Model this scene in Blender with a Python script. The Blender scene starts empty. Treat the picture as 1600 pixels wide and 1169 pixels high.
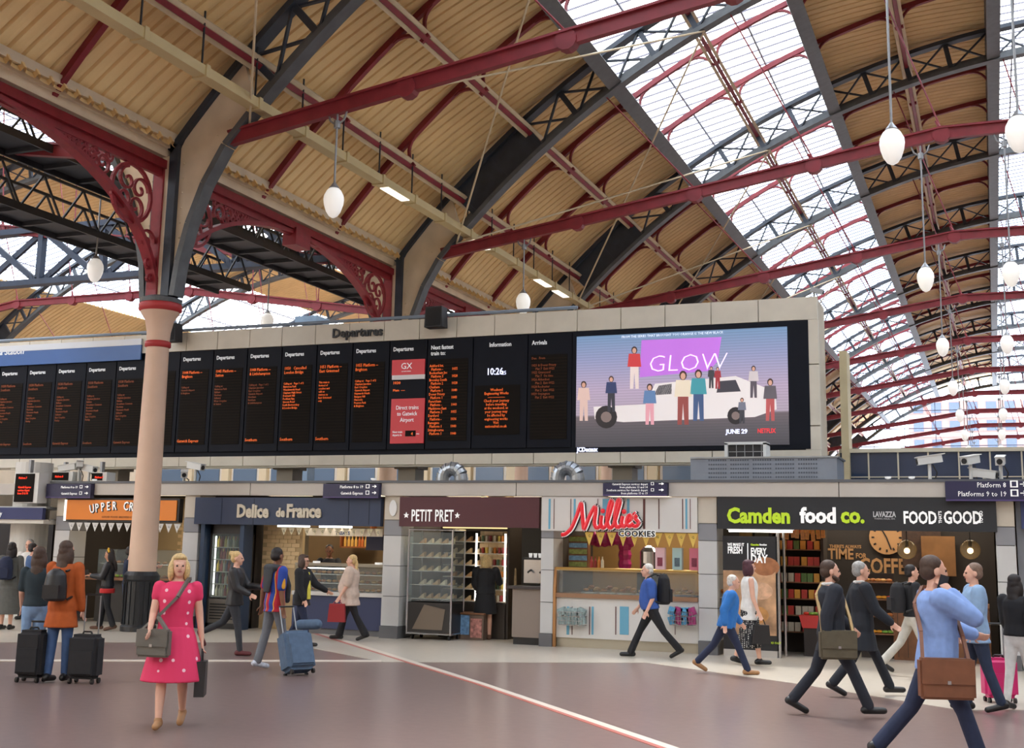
import bpy, bmesh, math, random
from mathutils import Vector, Matrix, Euler
random.seed(7)
R_=math.radians
# ---------------------------------------------------------------- camera
F_PX=1870.5; YAW=0.381598; PIT=0.1693755; ROL=0.0193839; CAMH=1.85
_f=Vector((-math.sin(YAW)*math.cos(PIT),math.cos(YAW)*math.cos(PIT),math.sin(PIT)))
_r=Vector((math.cos(YAW),math.sin(YAW),0)); _u=_r.cross(_f)
_c,_s=math.cos(ROL),math.sin(ROL)
CR=_c*_r+_s*_u; CU=-_s*_r+_c*_u; CF=_f; CO=Vector((0,0,CAMH))
scene=bpy.context.scene
cam=bpy.data.cameras.new('camera'); camo=bpy.data.objects.new('camera',cam)
scene.collection.objects.link(camo); scene.camera=camo
cam.sensor_fit='HORIZONTAL'; cam.sensor_width=36; cam.lens=F_PX/1600*36
cam.shift_y=(534-584.5)/1600; cam.clip_end=500
m=Matrix((CR,CU,-CF)).transposed().to_4x4(); m.translation=CO; camo.matrix_world=m
# ---------------------------------------------------------------- light and exposure
SKY=6.2
scene.view_settings.view_transform='Standard'; scene.view_settings.look='None'
scene.view_settings.gamma=1; scene.view_settings.use_curve_mapping=False
scene.view_settings.exposure=0.12
w=bpy.data.worlds.new('sky'); scene.world=w; w.use_nodes=True
nt=w.node_tree; bg=nt.nodes['Background']; bg.inputs['Strength'].default_value=SKY
tc=nt.nodes.new('ShaderNodeTexCoord'); nz=nt.nodes.new('ShaderNodeTexNoise'); nz.inputs['Scale'].default_value=3.0; nz.inputs['Detail'].default_value=5
rp=nt.nodes.new('ShaderNodeValToRGB'); rp.color_ramp.elements[0].position=.38; rp.color_ramp.elements[0].color=(.62,.78,1,1)
rp.color_ramp.elements[1].position=.56; rp.color_ramp.elements[1].color=(1,.985,.96,1)
nt.links.new(tc.outputs['Generated'],nz.inputs['Vector']); nt.links.new(nz.outputs['Fac'],rp.inputs[0]); nt.links.new(rp.outputs[0],bg.inputs['Color'])
sun=bpy.data.lights.new('sun','SUN'); sun.energy=5.0; sun.angle=R_(12); sun.color=(1,.95,.86)
suno=bpy.data.objects.new('sun',sun); scene.collection.objects.link(suno); suno.rotation_euler=Vector((.22,-.42,-.88)).to_track_quat('-Z','Y').to_euler()
# ---------------------------------------------------------------- pixel helpers (1600x1169 frame)
def ray(x,y): return CF+CR*((x-800)/F_PX)-CU*((y-534)/F_PX)
def onz(x,y,z=0.0):
    d=ray(x,y); return CO+d*((z-CAMH)/d.z)
def ony(x,y,Y):
    d=ray(x,y); return CO+d*(Y/d.y)
def onx(x,y,X):
    d=ray(x,y); return CO+d*(X/d.x)
# ---------------------------------------------------------------- scene helpers
COL=scene.collection
def srgb(r,g,b):
    f=lambda c:(c/255/12.92 if c/255<=.04045 else ((c/255+.055)/1.055)**2.4)
    return (f(r),f(g),f(b),1)
MATS={}
def mat(name,col,rough=.6,metal=0,noise=.0,scale=6,emit=0,alpha=None,bump=0,spec=.5):
    if name in MATS: return MATS[name]
    mt=bpy.data.materials.new(name); mt.use_nodes=True; n=mt.node_tree; b=n.nodes['Principled BSDF']
    c=srgb(*col); b.inputs['Base Color'].default_value=c; b.inputs['Roughness'].default_value=rough
    b.inputs['Metallic'].default_value=metal; b.inputs['Specular IOR Level'].default_value=spec
    if noise or bump:
        t=n.nodes.new('ShaderNodeTexCoord'); z=n.nodes.new('ShaderNodeTexNoise'); z.inputs['Scale'].default_value=scale; z.inputs['Detail'].default_value=4
        n.links.new(t.outputs['Object'],z.inputs['Vector'])
    if noise:
        rr=n.nodes.new('ShaderNodeValToRGB'); a=1-noise; k=1+noise*.5
        rr.color_ramp.elements[0].position=.3; rr.color_ramp.elements[1].position=.7
        rr.color_ramp.elements[0].color=(c[0]*a,c[1]*a,c[2]*a,1); rr.color_ramp.elements[1].color=(min(1,c[0]*k),min(1,c[1]*k),min(1,c[2]*k),1)
        n.links.new(z.outputs['Fac'],rr.inputs[0]); n.links.new(rr.outputs[0],b.inputs['Base Color'])
    if bump:
        bp=n.nodes.new('ShaderNodeBump'); bp.inputs['Strength'].default_value=bump; bp.inputs['Distance'].default_value=.02
        n.links.new(z.outputs['Fac'],bp.inputs['Height']); n.links.new(bp.outputs[0],b.inputs['Normal'])
    if emit:
        b.inputs['Emission Color'].default_value=c; b.inputs['Emission Strength'].default_value=emit
    if alpha is not None: b.inputs['Alpha'].default_value=alpha
    MATS[name]=mt; return mt
def glassmat(name,col,transp=.8,rough=.1):
    if name in MATS: return MATS[name]
    mt=bpy.data.materials.new(name); mt.use_nodes=True; n=mt.node_tree; n.nodes.clear()
    o=n.nodes.new('ShaderNodeOutputMaterial'); mx=n.nodes.new('ShaderNodeMixShader'); t=n.nodes.new('ShaderNodeBsdfTransparent'); g=n.nodes.new('ShaderNodeBsdfPrincipled')
    t.inputs[0].default_value=srgb(*col); g.inputs['Base Color'].default_value=srgb(*col); g.inputs['Roughness'].default_value=rough
    mx.inputs[0].default_value=1-transp; n.links.new(t.outputs[0],mx.inputs[1]); n.links.new(g.outputs[0],mx.inputs[2]); n.links.new(mx.outputs[0],o.inputs[0])
    MATS[name]=mt; return mt
class MB:
    def __init__(s): s.v=[]; s.f=[]
    def add(s,vs,fs):
        o=len(s.v); s.v+=[tuple(v) for v in vs]; s.f+=[tuple(i+o for i in f) for f in fs]; return s
    def box(s,c,d,rot=None):
        c=Vector(c); hx,hy,hz=d[0]/2,d[1]/2,d[2]/2
        vs=[Vector((x,y,z)) for x in(-hx,hx) for y in(-hy,hy) for z in(-hz,hz)]
        if rot is not None: vs=[rot@v for v in vs]
        return s.add([c+v for v in vs],[(0,1,3,2),(4,6,7,5),(0,4,5,1),(2,3,7,6),(0,2,6,4),(1,5,7,3)])
    def b2(s,x0,x1,y0,y1,z0,z1): return s.box(((x0+x1)/2,(y0+y1)/2,(z0+z1)/2),(abs(x1-x0),abs(y1-y0),abs(z1-z0)))
    def bar(s,p,q,w,h,up=(0,0,1)):
        p,q=Vector(p),Vector(q); d=q-p; L=d.length; x=d.normalized(); u=Vector(up)
        y=u.cross(x)
        if y.length<1e-4: y=Vector((0,1,0)).cross(x)
        y.normalize(); z=x.cross(y); R=Matrix((x,y,z)).transposed()
        return s.box((p+q)/2,(L,w,h),R)
    def tube(s,p,q,r,n=6,r2=None):
        p,q=Vector(p),Vector(q); d=(q-p).normalized(); a=d.orthogonal().normalized(); b=d.cross(a); r2=r if r2 is None else r2
        vs=[]; 
        for c,rr in((p,r),(q,r2)):
            for i in range(n):
                t=2*math.pi*i/n; vs.append(c+a*math.cos(t)*rr+b*math.sin(t)*rr)
        fs=[(i,(i+1)%n,n+(i+1)%n,n+i) for i in range(n)]+[tuple(range(n))[::-1],tuple(range(n,2*n))]
        return s.add(vs,fs)
    def path(s,pts,r,n=6):
        for i in range(len(pts)-1): s.tube(pts[i],pts[i+1],r,n)
        return s
    def lathe(s,prof,c=(0,0,0),n=20,cap=True):
        vs=[];fs=[];k=len(prof)
        for r,z in prof:
            for i in range(n):
                t=2*math.pi*i/n; vs.append((c[0]+r*math.cos(t),c[1]+r*math.sin(t),c[2]+z))
        for j in range(k-1):
            for i in range(n): fs.append((j*n+i,j*n+(i+1)%n,(j+1)*n+(i+1)%n,(j+1)*n+i))
        if cap: fs.append(tuple(range(n))[::-1]); fs.append(tuple(range((k-1)*n,k*n)))
        return s.add(vs,fs)
    def extr(s,poly,axis,a,b):
        n=len(poly)
        def P(p,t):
            return (p[0],t,p[1]) if axis=='y' else (t,p[0],p[1]) if axis=='x' else (p[0],p[1],t)
        vs=[P(p,a) for p in poly]+[P(p,b) for p in poly]
        fs=[(i,(i+1)%n,n+(i+1)%n,n+i) for i in range(n)]+[tuple(range(n))[::-1],tuple(range(n,2*n))]
        return s.add(vs,fs)
    def ball(s,c,r,n=10,m=7,sc=(1,1,1)):
        prof=[];c=Vector(c);vs=[];fs=[]
        for j in range(m+1):
            t=math.pi*j/m
            for i in range(n):
                a=2*math.pi*i/n; vs.append(c+Vector((r*sc[0]*math.sin(t)*math.cos(a),r*sc[1]*math.sin(t)*math.sin(a),r*sc[2]*math.cos(t))))
        for j in range(m):
            for i in range(n): fs.append((j*n+i,(j+1)*n+i,(j+1)*n+(i+1)%n,j*n+(i+1)%n))
        return s.add(vs,fs)
    def mesh(s,name):
        me=bpy.data.meshes.new(name); me.from_pydata(s.v,[],s.f); me.validate()
        bm=bmesh.new(); bm.from_mesh(me); bmesh.ops.recalc_face_normals(bm,faces=bm.faces); bm.to_mesh(me); bm.free(); return me
    def build(s,name,mt,parent=None,smooth=False):
        me=s.mesh(name)
        if smooth:
            for p in me.polygons: p.use_smooth=True
        return link(name,me,mt,parent)
def link(name,me,mt,parent=None,loc=None):
    o=bpy.data.objects.new(name,me); COL.objects.link(o)
    if mt is not None and me is not None and not me.materials: me.materials.append(mt)
    if parent is not None: o.parent=parent
    if loc is not None: o.location=loc
    return o
def tag(o,label=None,cat=None,group=None,kind=None):
    if label: o['label']=label
    if cat: o['category']=cat
    if group: o['group']=group
    if kind: o['kind']=kind
    return o
def empty(name,loc=(0,0,0),label=None,cat=None,group=None,kind=None,rz=0):
    o=bpy.data.objects.new(name,None); o.empty_display_size=.1; COL.objects.link(o); o.location=loc; o.rotation_euler=(0,0,rz)
    return tag(o,label,cat,group,kind)
def copy_tree(o,parent=None):
    c=o.copy(); COL.objects.link(c); c.parent=parent
    for ch in [x for x in KIDS.get(o.name,[])]: copy_tree(ch,c)
    return c
KIDS={}
def index_kids():
    KIDS.clear()
    for o in COL.objects:
        if o.parent: KIDS.setdefault(o.parent.name,[]).append(o)
def text(body,size,mt,parent,mtx,name='lettering',ext=.004,align='LEFT',off=0,shear=0,sx=1,res=2,spacing=1,line=1):
    cu=bpy.data.curves.new('t','FONT'); cu.body=body; cu.size=size; cu.extrude=ext; cu.align_x=align; cu.offset=off; cu.shear=shear
    cu.resolution_u=res; cu.space_character=spacing; cu.space_line=line
    to=bpy.data.objects.new('t',cu); me=bpy.data.meshes.new_from_object(to)
    me.transform(Matrix.Diagonal((sx,1,1,1))); me.transform(mtx)
    bpy.data.objects.remove(to); bpy.data.curves.remove(cu); me.materials.clear(); me.name=name
    return link(name,me,mt,parent)
def face(x,y,z,rx=90,rz=0):   # text frame: facing -Y, upright
    return Matrix.Translation((x,y,z))@Euler((R_(rx),0,R_(rz))).to_matrix().to_4x4()
# ================================================================ roof
XC,ZC,RI,RO=4.0,-6.2,24.9,26.1
Y0,S=20.5,10.7
def arc(phi,r): return (-r*math.sin(R_(phi)), ZC+r*math.cos(R_(phi)))   # phi>0 is left
NAVY=mat('navy_paint',(52,60,72),.5,0,.25,3); GREYP=mat('grey_paint',(88,92,95),.5,0,.2,4); RED=mat('oxblood_paint',(132,38,48),.5,0,.2,3)
CREAM=mat('cream_paint',(214,197,165),.6,0,.12,2); TAN=mat('yellow_sheet',(238,206,150),.65,0,.1,.7); IVORY=mat('ivory_paint',(222,205,178),.6,0,.1,2)
STEEL=mat('grey_steel',(150,152,155),.4,.6,.1,5)
PANE=glassmat('skylight_glass',(246,249,252),.85,.25); BAR=mat('glazing_bar',(120,118,132),.5)
DARK=mat('dark_steel',(48,50,55),.55,0,.2,4)
EDGES=[7.6+6.25*k for k in range(7)]        # purlin angles 7.6 .. 45.1
ceiling=empty('ceiling',(0,0,0),kind='structure')
def arcstrip(mb,a0,a1,r0,r1,w,n):           # curved box beam in the XZ plane
    vs=[];fs=[]
    for i in range(n+1):
        p=a0+(a1-a0)*i/n
        for r in(r0,r1):
            x,z=arc(p,r)
            for y in(-w/2,w/2): vs.append((x,y,z))
    for i in range(n):
        b=i*4;c=b+4
        fs+=[(b,b+1,c+1,c),(b+2,c+2,c+3,b+3),(b,c,c+2,b+2),(b+1,b+3,c+3,c+1)]
    fs+=[(0,2,3,1),(n*4,n*4+1,n*4+3,n*4+2)]
    return mb.add(vs,fs)
def make_rib(web):
    root=empty('arch_rib')
    m=MB(); arcstrip(m,-51.06,51.06,RO-.14,RO,.34,64)
    for s in(-1,1): m.b2(s*20.13-.1,s*20.13+.1,-.17,.17,6.95,10.3)
    m.build('upper_chord',NAVY,root)
    m=MB(); arcstrip(m,-49,49,RI,RI+.13,.34,60); arcstrip(m,-49,49,RI+.13,RI+.3,.05,60)
    for s in(-1,1):
        q=[(18.86,10.16),(19.33,9.36),(19.66,8.5),(19.86,7.7),(19.95,6.95)]
        for (a,b),(c,d) in zip(q,q[1:]): m.bar((s*a,0,b),(s*c,0,d),.34,.13,(s,0,.3))
    m.build('lower_chord',GREYP,root)
    ang=[7.6+3.125*k for k in range(13)]; ang=[-a for a in ang[::-1]]+[-4.56,-1.52,1.52,4.56]+ang
    for i,a in enumerate(ang):
        m=MB(); p=arc(a,RI+.1);q=arc(a,RO-.1); m.bar((p[0],0,p[1]),(q[0],0,q[1]),.16,.12,(0,1,0)); m.build('post',NAVY,root)
        if i<len(ang)-1:
            b=ang[i+1]
            if web and 38<min(abs(a),abs(b)): 
                m=MB(); arcstrip(m,a,b,RI+.1,RO-.1,.06,3); m.build('web_plate',NAVY,root); continue
            for (a1,r1,a2,r2,y) in((a,RI+.1,b,RO-.1,.04),(a,RO-.1,b,RI+.1,-.04)):
                m=MB(); p=arc(a1,r1);q=arc(a2,r2); m.bar((p[0],y,p[1]),(q[0],y,q[1]),.05,.09,(0,1,0)); m.build('brace',NAVY,root)
    for s in(-1,1):
        pl=[(s*20.1,7.3),(s*20.1,10.1)]+[(lambda t:(-s*-t[0] if 0 else s*abs(t[0]),t[1]))(arc(a,RO-.12)) for a in(50,48,45.5)]+[(s*abs(arc(a,RI+.2)[0]),arc(a,RI+.2)[1]) for a in(46.5,49)]+[(s*19.28,9.4),(s*19.66,8.5),(s*19.86,7.8)]
        m=MB(); m.extr(pl,'y',-.05,.05); pt=m.build('gusset_plate',IVORY,root)
        m=MB()
        for j in range(7):
            z=7.9+.33*j
            for dx in(.12,): m.ball((s*(20.05-dx),-.055,z),.025,6,4)
        for a in(47,48,49):
            x,z=arc(a,RI+.42); m.ball((s*abs(x),-.055,z),.025,6,4)
        m.build('rivets',IVORY,pt)
    return root
LR=['riveted lattice arch rib in dark blue over the yellow vault','arch ribs of the vault']
ribA=make_rib(False); ribB=make_rib(True); index_kids()
ribs=[]
for k in range(-4,11):
    src=ribA if k==0 else ribB
    first=(k==0) or (k==1)
    o=src if first else copy_tree(src)
    o.location=(XC,Y0+S*k,0); ribs.append(o)
    tag(o,LR[0],'roof rib',LR[1])
tag(ribs[4],'dark blue lattice arch rib open down to its cream gusset above the tall cream column','roof rib')
# corrugated sheets, one per sub-bay and purlin interval (corrugation skewed a little, as laid)
SK=-.33; SUB=S/3; PER=.36
def sheet_mesh(a0,a1,r,n=4,per=PER,amp=.1):
    vs=[];fs=[];L=SUB;nc=int(round(L/per))*6; x0=arc(45.1,r)[0]
    for i in range(n+1):
        p=a0+(a1-a0)*i/n; 
        for j in range(nc+1):
            y=L*j/nc; y=L*((j//6)+(0,.2,.45,.7,.76,.94)[j%6])/(nc//6); rr=r+amp*(0,-.12,-.18,-.12,1,1)[j%6]
            x,z=arc(p,rr); vs.append((x,y-SK*(abs(x)-abs(x0))*-1*0+ (abs(x0)-abs(x))*-SK*1.0,z))
    for i in range(n):
        for j in range(nc): b=i*(nc+1)+j; fs.append((b,b+1,b+nc+2,b+nc+1))
    me=bpy.data.meshes.new('roof_sheet'); me.from_pydata(vs,[],fs)
    return me
A7=EDGES+[51.4]
yell=[(0,1),(1,2),(4,5),(5,6),(6,7)]
sheets=[]
for (i,j) in yell:
    for sgn in(1,-1):
        a0,a1=(A7[i]*sgn,A7[j]*sgn); sheets.append(sheet_mesh(a0,a1,RO+.22))
def lay_sheets(xc,k0,k1):
    for me in sheets:
        for k in range(k0*3,k1*3): link('roof_sheet',me,TAN,ceiling,(xc,Y0+SUB*k,0))
lay_sheets(XC,-4,10)  # bays behind the camera are unseen, added to keep skylight off the shopfronts
# skylights: flat pitched panes between the dark edge beams
def pane_geo(sgn,centre=False):
    if centre:
        p=(0,ZC+RO+.75); q=arc(7.6,RO+.25)
        p=(p[0],p[1])
    else:
        p=arc(20.1,RO+.3); q=arc(32.6,RO+.85)
    return (sgn*abs(p[0])*(1),p[1]),(sgn*abs(q[0]),q[1])
NB=6; DP=SUB/NB
def pane_mesh(p,q,wd,skew):
    a=skew*(abs(q[0])-abs(p[0]))*-1
    vs=[(p[0],0,p[1]),(p[0],wd,p[1]),(q[0],wd+a,q[1]),(q[0],a,q[1])]
    me=bpy.data.meshes.new('pane'); me.from_pydata(vs,[],[(0,1,2,3)]); return me,a
def bars_mesh(p,q,n,a):
    m=MB()
    for i in range(n): m.bar((p[0],i*DP,p[1]-.03),(q[0],i*DP+a,q[1]-.03),.03,.05)
    mx=((p[0]+q[0])/2,(p[1]+q[1])/2-.07)
    for t in(.25,.75):
        x=p[0]+(q[0]-p[0])*t; z=p[1]+(q[1]-p[1])*t-.08
        m.b2(x-.025,x+.025,a*t,n*DP+a*t,z-.03,z+.03)
    return m.mesh('glazing_bars')
sky_geo=[]
for sgn,cen in((-1,False),(1,False),(-1,True),(1,True)):
    p,q=pane_geo(sgn,cen)
    skw=.33
    me1,a=pane_mesh(p,q,DP-.012,skw); meS,_=pane_mesh(p,q,SUB-.012,skw); sky_geo.append((me1,meS,bars_mesh(p,q,NB,a),sgn,cen))
def lay_sky(xc,k0,k1,near):
    for (me1,meS,bm_,sgn,cen) in sky_geo:
        for k in range(k0*3,k1*3):
            y=Y0+SUB*k
            sk=link('skylight_glazing',bm_,BAR,ceiling,(xc,y,0))
            if near and sgn<0 and not cen and -3<=k<9:
                for i in range(NB): link('pane',me1,PANE,sk,(0,i*DP,0))
            else: link('pane',meS,PANE,sk,(0,0,0))
lay_sky(XC,-4,10,True)
# upstand below the raised lower edge of each skylight
def long_beam(name,fn,mt,xc=XC,y0=Y0-4*S,y1=Y0+10*S,parent=ceiling):
    m=MB(); fn(m,y0,y1); o=m.build(name,mt,parent); o.location=(xc,0,0); return o
def rad_box(m,phi,r0,r1,w,y0,y1):
    s=math.sin(R_(phi));c=math.cos(R_(phi)); R=Matrix.Rotation(-R_(phi),3,'Y')
    x,z=arc(phi,(r0+r1)/2); m.box((x,(y0+y1)/2,z),(w,y1-y0,r1-r0),R)
for sgn in(1,-1):
    for i,a in enumerate(EDGES):
        if i in(0,2,4):
            long_beam('skylight_edge_beam',lambda m,y0,y1:(rad_box(m,a*sgn,RI+.05,RI+.2,.42,y0,y1),rad_box(m,a*sgn,RI+.2,RO+.3+(.5 if i==4 else 0),.1,y0,y1)),GREYP)
        else:
            long_beam('purlin',lambda m,y0,y1:(rad_box(m,a*sgn-.28,RO-.5,RO-.38,.1,y0,y1),rad_box(m,a*sgn+.28,RO-.5,RO-.38,.1,y0,y1),rad_box(m,a*sgn,RO-.38,RO+.15,.05,y0,y1)),CREAM)
            long_beam('purlin_flange',lambda m,y0,y1:rad_box(m,a*sgn,RO-.56,RO-.5,.12,y0,y1),RED)
# red secondary ribs with knee brackets
def make_subrib():
    root=empty('secondary_rib')
    m=MB()
    for s in(1,-1): arcstrip(m,7.6*s,51.2*s,RO+.02,RO+.16,.06,40); arcstrip(m,7.6*s,51.2*s,RO-.02,RO+.02,.14,40)
    m.build('arched_bar',RED,root)
    for s in(1,-1):
        for i,a in enumerate(EDGES):
            for d in(1,-1):
                if i==0 and d<0: continue
                if i==6 and d>0: continue
                m=MB(); pts=[]
                for t in range(7):
                    u=t/6*math.pi/2; da=d*(.2+1.25*(1-math.cos(u))); r=RO-.6+.6*math.sin(u)
                    x,z=arc((a+da)*s,r); pts.append((x,0,z))
                for j in range(6): m.bar(pts[j],pts[j+1],.07,.09,(0,1,0))
                m.build('knee_bracket',RED,root)
    return root
sub0=make_subrib(); index_kids(); first=True
for k in range(-2,10):
    for t in(1,2):
        o=sub0 if first else copy_tree(sub0); first=False
        o.location=(XC,Y0+S*k+SUB*t,0); tag(o,'slim oxblood red secondary rib with curved knee brackets under the sheets','roof rib','red secondary ribs between the main arches')
# ---------------------------------------------------------------- valley gutter, spandrels, columns
CX=-16.33
m=MB(); m.b2(CX-.55,CX+.02,Y0-4*S,Y0+10*S,10.03,10.22); m.b2(CX-.55,CX+.1,Y0-4*S,Y0+10*S,10.22,10.36); m.b2(CX-.55,CX+.2,Y0-4*S,Y0+10*S,10.36,10.55); m.build('trim_1',IVORY); bpy.data.objects['trim_1']['kind']='structure'
IRON=mat('red_ironwork',(140,34,44),.5,0,.2,5)
def spiral(m,cy,cz,r,turn,dirn,a0,x=0,w=.05):
    pts=[]
    for i in range(25):
        t=i/24; a=a0+dirn*turn*2*math.pi*t; rr=r*(1-.86*t); pts.append((x,cy+rr*math.cos(a),cz+rr*math.sin(a)))
    for i in range(24): m.bar(pts[i],pts[i+1],.05,w*(1.5-.6*i/24),(1,0,0))
def archz(y): return 6.9+2.8*math.sqrt(max(0,1-((y)/5.2)**2))
def make_spandrel():
    root=empty('spandrel_arch')
    m=MB(); m.b2(-.14,.14,-5.2,5.2,9.76,9.95); m.b2(-.05,.05,-5.2,5.2,9.6,9.78); m.build('top_rail',IRON,root)
    m=MB(); n=44; ys=[-5.2*math.cos(math.pi*i/n) for i in range(n+1)]
    for i in range(n):
        a=(0,ys[i],archz(ys[i]));b=(0,ys[i+1],archz(ys[i+1])); m.bar(a,b,.24,.1,(1,0,0) if 0 else (0,0,1) if abs(ys[i])<4.9 else (0,1,0))
    m.build('arch_bar',IRON,root)
    m=MB(); m.b2(-.2,.2,-.35,.35,9.35,9.8); m.build('crown_boss',IRON,root)
    for s in(-1,1):
        m=MB(); m.b2(-.1,.1,s*5.2-.06,s*5.2+.1*s,6.95,9.8); m.build('side_rail',IRON,root)
        m=MB(); cy=4.28*s; 
        for i in range(20):   # big ring
            a=2*math.pi*i/20;b=2*math.pi*(i+1)/20; m.bar((0,cy+.62*math.cos(a),8.98+.62*math.sin(a)),(0,cy+.62*math.cos(b),8.98+.62*math.sin(b)),.07,.07,(1,0,0))
        for a0 in(0,1.57,3.14,4.71): spiral(m,cy+.29*math.cos(a0+.5),8.98+.29*math.sin(a0+.5),.28,1.2,s,a0)
        spiral(m,s*4.85,8.1,.26,1.3,1,0); spiral(m,s*4.97,7.65,.17,1.2,-1,1); spiral(m,s*5.03,7.3,.11,1.2,1,0)
        y=3.35
        while y>1.0:
            h=9.62-archz(y)-.05; r=max(.06,h*.47); spiral(m,s*y,archz(y)+.05+h*.5,r,1.4,s,y*3); spiral(m,s*(y-r*.9),archz(y)+.06+h*.35,r*.6,1.2,-s,y)
            spiral(m,s*(y+r*.6),archz(y)+.06+h*.8,r*.5,1.2,-s,2*y); y-=r*1.35
        m.build('scrollwork',IRON,root)
    return root
sp=make_spandrel(); index_kids()
for k in range(-1,9):
    o=sp if k==-1 else copy_tree(sp); o.location=(CX-.1,Y0+S*k+S/2,0)
    tag(o,'oxblood red cast iron arch with scrolled spandrels between two columns','ironwork','scrolled iron arches along the column row')
COLM=mat('column_paint',(214,182,158),.5,0,.06,2); BLACK=mat('black_paint',(34,36,40),.4,0,.15,5)
def make_column():
    root=empty('column')
    m=MB(); m.lathe([(.36,0),(.36,.1),(.33,.14),(.33,1.0),(.36,1.04),(.36,1.12),(.3,1.2)],n=32)
    for i in range(20):
        a=2*math.pi*i/20; m.box((.335*math.cos(a),.335*math.sin(a),.57),(.03,.04,.84),Matrix.Rotation(a,3,'Z'))
    m.build('plinth',BLACK,root)
    m=MB(); m.lathe([(.29,1.12),(.285,1.2),(.235,5.85),(.235,5.9)],n=32,cap=False); m.build('shaft',COLM,root,True)
    m=MB(); m.lathe([(.235,5.86),(.27,5.88),(.27,5.98),(.235,6.0)],n=32,cap=False); m.build('collar',mat('signal_red',(170,44,46),.5),root,True)
    m=MB(); m.lathe([(.235,5.98),(.25,6.2),(.3,6.45),(.4,6.6),(.42,6.66)],n=32,cap=False); m.build('capital',COLM,root,True)
    m=MB(); m.lathe([(.41,6.63),(.45,6.66),(.45,6.78),(.42,6.82)],n=32,cap=False); m.build('capital_band',MATS['signal_red'],root,True)
    m=MB(); m.lathe([(.44,6.81),(.45,6.9),(.3,6.96)],n=32); m.build('abacus',GREYP,root)
    m=MB(); m.b2(-.1,.12,-.16,.16,6.9,10.05); m.build('upper_post',IVORY,root)
    m=MB(); m.b2(-.26,-.1,-.2,.2,6.9,9.8); m.build('red_pilaster',IRON,root)
    return root
c0=make_column(); index_kids()
for k in range(0,6):
    o=c0 if k==0 else copy_tree(c0); o.location=(CX,Y0+S*k,0)
    tag(o,'tall cream cast iron column with red banded capital and black plinth' if k==0 else 'cream cast iron column with red capital standing behind the board',
        'column',None if k==0 else 'columns behind the departure board')
# ---------------------------------------------------------------- ties, hangers, rods, trunking, lamps
def make_tie():
    root=empty('tie_beam')
    pts=[(-18.8,10.3),(-4.8,12.45),(4.8,12.45),(18.8,10.3)]
    m=MB()
    for i in range(3): m.bar((pts[i][0],0,pts[i][1]),(pts[i+1][0],0,pts[i+1][1]),.16,.26); m.bar((pts[i][0],0,pts[i][1]+.15),(pts[i+1][0],0,pts[i+1][1]+.15),.3,.05)
    m.build('beam',RED,root)
    for x in(-14.6,-11.2,-8,-4.8,-1.6,1.6,4.8,8,11.2,14.6):
        z=12.45 if abs(x)<4.8 else 12.45-(abs(x)-4.8)*2.15/14
        m=MB(); m.tube((x,-.12,z-.02),(x,.12,z-.02),.22,12); m.build('boss',RED,root)
        if abs(x)<13:
            a=math.degrees(math.asin(max(-1,min(1,(x*1.12-1.2)/RI)))); q=(RI*math.sin(R_(a)),ZC+RI*math.cos(R_(a)))
            m=MB(); m.tube((x,0,z+.15),(q[0],0,q[1]),.022,6); m.tube((x,0,z+.12),(x+(q[0]-x)*.07,0,z+(q[1]-z)*.07),.06,6,.03); m.build('hanger_rod',RED,root)
    return root
t0=make_tie(); index_kids()
for k in range(-1,10):
    o=t0 if k==-1 else copy_tree(t0); o.location=(XC,Y0+S*k,0); tag(o,'oxblood red cambered tie beam with bosses across the vault','tie beam','red tie beams across the vault')
for k in range(-1,5):
    for s,(ka,kb) in((1,(0,1)),(-1,(1,0))):
        a=arc(47.5,RI-.02);b=arc(26,RI-.02)
        m=MB(); m.tube((XC+a[0],Y0+S*(k+ka),a[1]),(XC+b[0],Y0+S*(k+kb),b[1]),.028,6)
        tag(m.build('wind_brace_rod',CREAM),'thin cream wind bracing rod slanting between two arches','rod','cream bracing rods under the vault')
tr=empty('lighting_trunking',(-14.07,0,0),'long cream lighting trunking hung below the lower sheets','trunking')
m=MB(); m.b2(-.14,.14,Y0-S,60,10.82,11.02); m.build('channel',mat('trunk_cream',(205,186,138),.6,0,.1,1),tr)
HANG=MB().b2(-.015,.015,-.015,.015,11.0,12.2).mesh('hanger'); CLIP=MB().b2(-.17,.17,-.06,.06,10.79,11.05).mesh('joint_collar'); WL=MB().b2(-.12,.12,-.6,.6,10.795,10.825).mesh('light_diffuser')
LIT=mat('diffuser_white',(255,250,235),.4,0,0,1,1.2)
for i in range(26):
    y=11+1.85*i; link('hanger',HANG,DARK,tr,(0,y,0)); link('joint_collar',CLIP,MATS['trunk_cream'],tr,(0,y,0))
    if i in(8,11,14,15,18,20): link('light_diffuser',WL,LIT,tr,(0,y+.9,0))
GLOBE=mat('opal_glass',(250,248,243),.25,0,0,1,.35)
def lamp_mesh():
    prof=[(.02,.0),(.09,.04),(.15,.13),(.195,.27),(.21,.38),(.2,.47),(.15,.57),(.1,.62)]
    return MB().lathe(prof,n=24)
LG=lamp_mesh().mesh('globe'); 
for p in LG.polygons: p.use_smooth=True
LCAP=MB().lathe([(.1,.61),(.11,.63),(.07,.68),(.03,.74),(.02,.76)],n=16).mesh('cap')
def roof_z(x): return ZC+math.sqrt((RO+.4)**2-(x-(2*CX-XC))**2)
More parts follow.
